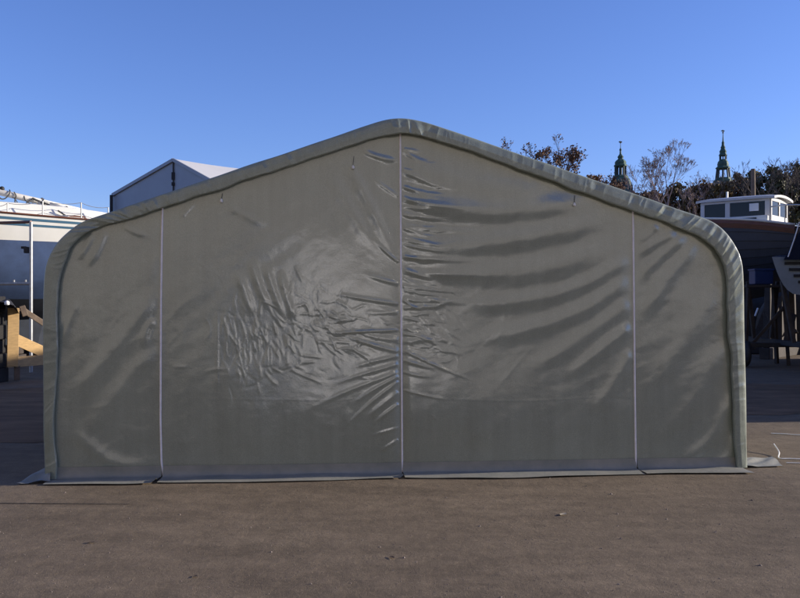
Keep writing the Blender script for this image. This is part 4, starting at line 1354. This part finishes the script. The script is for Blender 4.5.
# ------------------------------------------------------------------ castle towers
def tower(px, Y, top_y, label, wide, sc):
    c = at(px, 300, Y); u_ = Y / F     # metres per pixel
    zz = lambda y: H + (HOR - y) * u_
    t = thing('castle_tower', (c.x, Y, 0), label, 'tower', 'copper spires of the castle')
    lo = Vector((c.x, Y, 0))
    if wide:
        zb_ = zz(196)
        MB().box((c.x, Y, zb_ / 2), (8.4, 8.4, zb_)).build('shaft', M['sandstone'], t)
        sp = MB()
        # bulbous copper roof
        sp.lathe(lo, [(5.6, zz(196)), (5.7, zz(194.5)), (4.6, zz(192)), (3.9, zz(189)), (3.55, zz(186)), (3.7, zz(183)), (3.4, zz(180.5)), (2.7, zz(178)), (2.75, zz(177)), (2.3, zz(175.5))], 8, R(22.5))
        sp.lathe(lo, [(1.75, zz(167.2)), (2.35, zz(166.3)), (2.35, zz(165.5)), (1.9, zz(164)), (2.05, zz(162.6)), (1.7, zz(160.8)), (.95, zz(159.2)), (.8, zz(158.0))], 8, R(22.5))
        sp.lathe(lo, [(.85, zz(158.3)), (1.1, zz(157)), (.8, zz(155.8)), (.35, zz(154)), (.28, zz(151)), (.45, zz(150)), (.12, zz(148)), (.08, zz(143))], 8, R(22.5))
        sp.build('spire', M['copper'], t)
        ln = MB()
        for k in range(8):
            a = R(22.5) + k * math.pi / 4
            ln.box((c.x + 1.8 * math.cos(a), Y + 1.8 * math.sin(a), (zz(175.8) + zz(166.8)) / 2), (.55, .55, zz(166.8) - zz(175.8)), rz=a)
        ln.lathe(lo, [(.5, zz(175.6)), (.5, zz(167))], 6)
        ln.build('lantern', M['copper_dark'], t)
        for k in range(4):
            a = k * math.pi / 2 + R(45)
            MB().lathe((c.x + 4.3 * math.cos(a), Y + 4.3 * math.sin(a), 0), [(.5, zz(195)), (.6, zz(189)), (.25, zz(187.5)), (.1, zz(183.5))], 8).build('pinnacle', M['copper_dark'], t)
        for k in range(4):
            a = k * math.pi / 2 - math.pi / 2
            MB().box((c.x + 3.7 * math.cos(a), Y + 3.7 * math.sin(a), zz(187.5)), (1.1, 1.0, 1.9), rz=a).build('dormer', M['copper_dark'], t)
        yv = 142.5
    else:
        zb_ = zz(182)
        MB().box((c.x, Y, zb_ / 2), (6.0, 6.0, zb_)).build('shaft', M['sandstone'], t)
        sp = MB()
        MB().lathe(lo, [(3.3, zz(183)), (3.3, zz(180.5)), (2.7, zz(179.5)), (2.6, zz(178))], 8, R(22.5)).build('spire_base', M['copper'], t)
        MB().lathe(lo, [(2.0, zz(169.4)), (2.55, zz(168.6)), (2.5, zz(167.8)), (1.85, zz(166.2)), (1.95, zz(164.5)), (1.75, zz(162)), (1.35, zz(160.6)), (1.25, zz(159.6))], 8, R(22.5)).build('middle_tier', M['copper'], t)
        MB().lathe(lo, [(1.15, zz(156.2)), (1.5, zz(155.6)), (1.3, zz(154.6)), (1.05, zz(153)), (1.25, zz(151.6)), (.95, zz(150)), (.7, zz(148.6)), (.85, zz(147.6)), (.55, zz(146)), (.42, zz(143.8)), (.5, zz(143)), (.24, zz(141)), (.14, zz(136)), (.10, zz(130))], 8, R(22.5)).build('spire_top', M['copper'], t)
        ln = MB()
        for k in range(8):
            a = R(22.5) + k * math.pi / 4
            ln.tube([(c.x + 2.35 * math.cos(a), Y + 2.35 * math.sin(a), zz(178.4)), (c.x + 1.95 * math.cos(a), Y + 1.95 * math.sin(a), zz(169))], .30, 6)
            ln.box((c.x + 1.1 * math.cos(a), Y + 1.1 * math.sin(a), (zz(159.8) + zz(156)) / 2), (.34, .34, zz(156) - zz(159.8)), rz=a)
        ln.build('lantern', M['copper_dark'], t)
        yv = 131.5
    cc = at(px, yv, Y)
    v_ = MB()
    v_.lathe(cc + Vector((0, 0, -.75 if not wide else -.4)), [(.05, 0), (.26, .12), (.32, .3), (.22, .5), (.05, .62)], 10)
    v_.add([cc + Vector((-.8, 0, .1)), cc + Vector((-.3, -.03, .5)), cc + Vector((.6, 0, .32)), cc + Vector((.5, .03, -.1)), cc + Vector((-.2, .03, -.05))], [(0, 1, 2, 3, 4)])
    v_.build('weathervane', M['gilt'], t)
tower(620.5, 300, 143, 'broader green copper tower with bulbous roof, the left castle spire', True, 1)
tower(723, 300, 130, 'slender green copper spire with open lantern, the right castle spire', False, 1)

# ------------------------------------------------------------------ trees
def branchy(b2, rn, p, d, L, r, depth, tips, spread=0.55, kids=(2, 3), seg=4, droop=0.0, up_=0.08, shrink=0.68, rmin=0.006):
    pts = [p.copy()]; rad = [r]
    for i in range(seg):
        d = (d + Vector((rn.gauss(0, .09), rn.gauss(0, .09), rn.gauss(0, .07) + up_ - droop))).normalized()
        p = p + d * L / seg
        pts.append(p.copy()); rad.append(max(rmin, r * (1 - .45 * (i + 1) / seg)))
        if depth > 0 and i >= 1 and rn.random() < .65:
            ax = Vector((rn.gauss(0, 1), rn.gauss(0, 1), rn.gauss(0, .4))).normalized()
            dd_ = (d + ax * spread * 1.2).normalized()
            branchy(b2, rn, p, dd_, L * shrink * rn.uniform(.6, 1.0), rad[-1] * .55, depth - 1, tips, spread, kids, max(2, seg - 1), droop, up_, shrink, rmin)
    b2.tube(pts, rad, 5 if r > .03 else 3, cap=False)
    tips.append((pts[-1], d)); tips.append((pts[len(pts) // 2], d))
    if depth > 0:
        for k in range(rn.randint(*kids)):
            ax = Vector((rn.gauss(0, 1), rn.gauss(0, 1), rn.gauss(0, .3))).normalized()
            dd_ = (d + ax * spread).normalized()
            branchy(b2, rn, p, dd_, L * shrink * rn.uniform(.75, 1.15), rad[-1] * .75, depth - 1, tips, spread, kids, max(2, seg - 1), droop, up_, shrink, rmin)

def leaf_quad(v, f, p, s, rn):
    n = Vector((rn.gauss(0, 1), rn.gauss(0, 1), rn.gauss(0, 1))).normalized()
    a = n.orthogonal().normalized(); b2 = n.cross(a)
    k = len(v)
    v += [p - a * s, p + b2 * s * .55 , p + a * s, p - b2 * s * .55]
    f.append((k, k + 1, k + 2, k + 3))

def bare_tree(px, Y, top_y, label, seed, lean=0.0, depth=5, barkm='bark', leaves=0.0, leafm='leaf_brown', fork=.30, spread=.5, ls=.07, r=.13, kids=(2, 3), leafz=None, rmin=.008):
    rn = random.Random(seed)
    base = at(px, 300, Y); base.z = 0
    ht = at(px, top_y, Y).z
    t = thing('tree', base, label, 'tree', 'trees beyond the boatyard')
    b2 = MB(); tips = []
    trunk_h = ht * fork
    P = [base + Vector((0, 0, -.05)), base + Vector((.05, 0, trunk_h * .5)), base + Vector((lean * .3, 0, trunk_h))]
    b2.tube(P, [r * 1.25, r * 1.05, r], 8, cap=False)
    tot = sum(.66 ** k for k in range(depth + 1))
    L0 = (ht - trunk_h) / tot * 1.02
    k_ = rn.randint(2, 3)
    for k in range(k_):
        a = 2 * math.pi * (k + rn.random() * .5) / k_
        d = Vector((math.cos(a) * spread + lean, math.sin(a) * spread, 1)).normalized()
        branchy(b2, rn, P[-1], d, L0 * rn.uniform(.9, 1.1), r * .7, depth, tips, spread, kids, rmin=rmin, shrink=.66)
    # fit the height
    zmax = max(v.z for v in b2.v)
    s = ht / zmax
    for v in b2.v: v.z *= s
    b2.build('trunk', M[barkm], t)
    if leaves > 0:
        v = []; f = []
        for p, d in tips:
            if rn.random() < leaves:
                q_ = Vector((p.x, p.y, p.z * s))
                if leafz and q_.z > leafz + rn.uniform(-.6, .6) and rn.random() < .75:
                    continue
                for k in range(rn.randint(1, 3)):
                    leaf_quad(v, f, q_ + Vector((rn.gauss(0, .07), rn.gauss(0, .07), rn.gauss(0, .07))), ls * rn.uniform(.6, 1.3), rn)
        if f:
            mesh_obj('crown', v, f, M[leafm], t)
    return t

def leafy_tree(px, Y, top_y, wpx, label, leafm, seed, n=5200, ls=.16, low=.62, twig=True):
    rn = random.Random(seed)
    base = at(px, 300, Y); base.z = 0
    ht = at(px, top_y, Y).z
    hw = wpx * Y / F / 2
    t = thing('tree', base, label, 'tree', 'trees beyond the boatyard')
    b2 = MB(); tips = []
    b2.tube([base, base + Vector((.1, 0, ht * .35))], [.16, .12], 7, cap=False)
    for k in range(4):
        a = k * 1.57 + rn.random()
        branchy(b2, rn, base + Vector((.1, 0, ht * .33)), Vector((math.cos(a) * .45, math.sin(a) * .45, 1)).normalized(), ht * .25, .08, 3, tips, .5, (2, 2), rmin=.012)
    zmax = max(v_.z for v_ in b2.v)
    for v_ in b2.v: v_.z *= (ht + .25) / zmax
    b2.build('trunk', M['bark'], t)
    # clumps spread through the crown volume
    cl = []
    for k in range(54):
        for _ in range(30):
            x, y, z = rn.uniform(-1, 1), rn.uniform(-1, 1), rn.uniform(0, 1)
            w = max(.05, 1 - z ** 3.2) ** .5
            if x * x + y * y < w * w: break
        cl.append((base + Vector((x * hw * .9, y * hw * .9, ht * (low + (1 - low) * z * .94))), rn.uniform(.22, .48) * max(.7, hw / 2.2)))
    v = []; f = []
    for i in range(n):
        c, rr = cl[rn.randrange(len(cl))]
        p = c + Vector((rn.gauss(0, rr * .75), rn.gauss(0, rr * .75), rn.gauss(0, rr * .6)))
        if p.z > ht + .2: continue
        leaf_quad(v, f, p, ls * rn.uniform(.6, 1.3), rn)
    mesh_obj('crown', v, f, M[leafm], t)
    return t

bare_tree(664, 50, 136, 'tall leafless tree with fine mauve twigs between the two spires', 4, depth=6, barkm='bark_pale', fork=.50, spread=.45, r=.12, lean=-.10, leaves=.03, leafm='leaf_rust', ls=.04, rmin=.0065, kids=(2, 3))
bare_tree(640, 52, 168, 'small thin leafless tree just right of the bulbous castle tower', 9, depth=5, barkm='bark_pale', fork=.55, spread=.5, r=.07, leaves=.04, leafm='leaf_rust', ls=.04, kids=(1, 3))
bare_tree(561, 42, 133, 'upright thin tree with sparse brown leaves rising over the tent roof', 14, depth=5, fork=.55, spread=.40, r=.08, leaves=.34, leafm='leaf_brown', ls=.065, kids=(1, 3))
bare_tree(582, 43, 150, 'short tree thick with orange brown leaves, beside the upright thin tree', 21, depth=5, fork=.66, spread=.42, r=.07, leaves=.6, leafm='leaf_rust', ls=.075, leafz=8.3, kids=(1, 2))
bare_tree(520, 44, 140, 'leftmost sparse tree barely showing over the tent roof', 33, depth=4, fork=.62, spread=.42, r=.06, leaves=.45, leafm='leaf_brown', ls=.055)
bare_tree(602, 46, 174, 'lowest few twigs with leaves left of the bulbous castle tower', 35, depth=4, fork=.65, spread=.5, r=.06, leaves=.6, leafm='leaf_brown', ls=.06)
bare_tree(697, 58, 168, 'thin leafless tree over the rust hedge left of the slender spire', 41, depth=5, barkm='bark_pale', fork=.55, spread=.5, r=.08, leaves=.1, leafm='leaf_rust', ls=.045, kids=(1, 3))
bare_tree(759, 46, 154, 'leafless tree with curved dark branches right of the slender spire', 52, depth=4, fork=.6, spread=.6, r=.09, kids=(2, 2))
bare_tree(787, 48, 156, 'leafless tree over the dark green hedge at the right edge', 55, depth=5, fork=.6, spread=.6, r=.09)
for i, (px, Y, ty, w, lm, lab) in enumerate([
    (652, 60, 190, 34, 'leaf_rust', 'low rust brown bush tree at the left end of the hedge'),
    (676, 62, 184, 44, 'leaf_olive', 'olive brown tree under the tall leafless mauve tree'),
    (700, 64, 181, 44, 'leaf_rust', 'rust coloured tree directly left of the slender spire'),
    (722, 61, 179, 42, 'leaf_olive', 'olive brown tree directly below the slender spire'),
    (738, 66, 175, 36, 'leaf_rust', 'rust coloured tree directly right of the slender spire'),
    (757, 63, 171, 36, 'leaf_green', 'dark green tree behind the wooden pole'),
    (776, 60, 169, 40, 'leaf_green', 'tallest dark green tree behind the motor boat cabin'),
    (800, 64, 165, 46, 'leaf_green', 'dark green tree cut by the right edge of the picture'),
    (634, 64, 196, 26, 'leaf_rust', 'smallest rust bush showing just above the tent roof edge'),
    (830, 62, 168, 50, 'leaf_olive', 'olive tree mostly beyond the right edge')]):
    leafy_tree(px, Y, ty - 3, w, lab, lm, 100 + i, n=9500, ls=.14)
a = at(753, 169, 44)
o = MB().tube([(a.x, 44, 0), (a.x + .03, 44, a.z * .6), (a.x, 44, a.z)], [.13, .12, .11], 9).build('wooden_pole', M['greywood'])
tag(o, 'brown wooden pole with flat top standing before the dark green trees', 'pole')
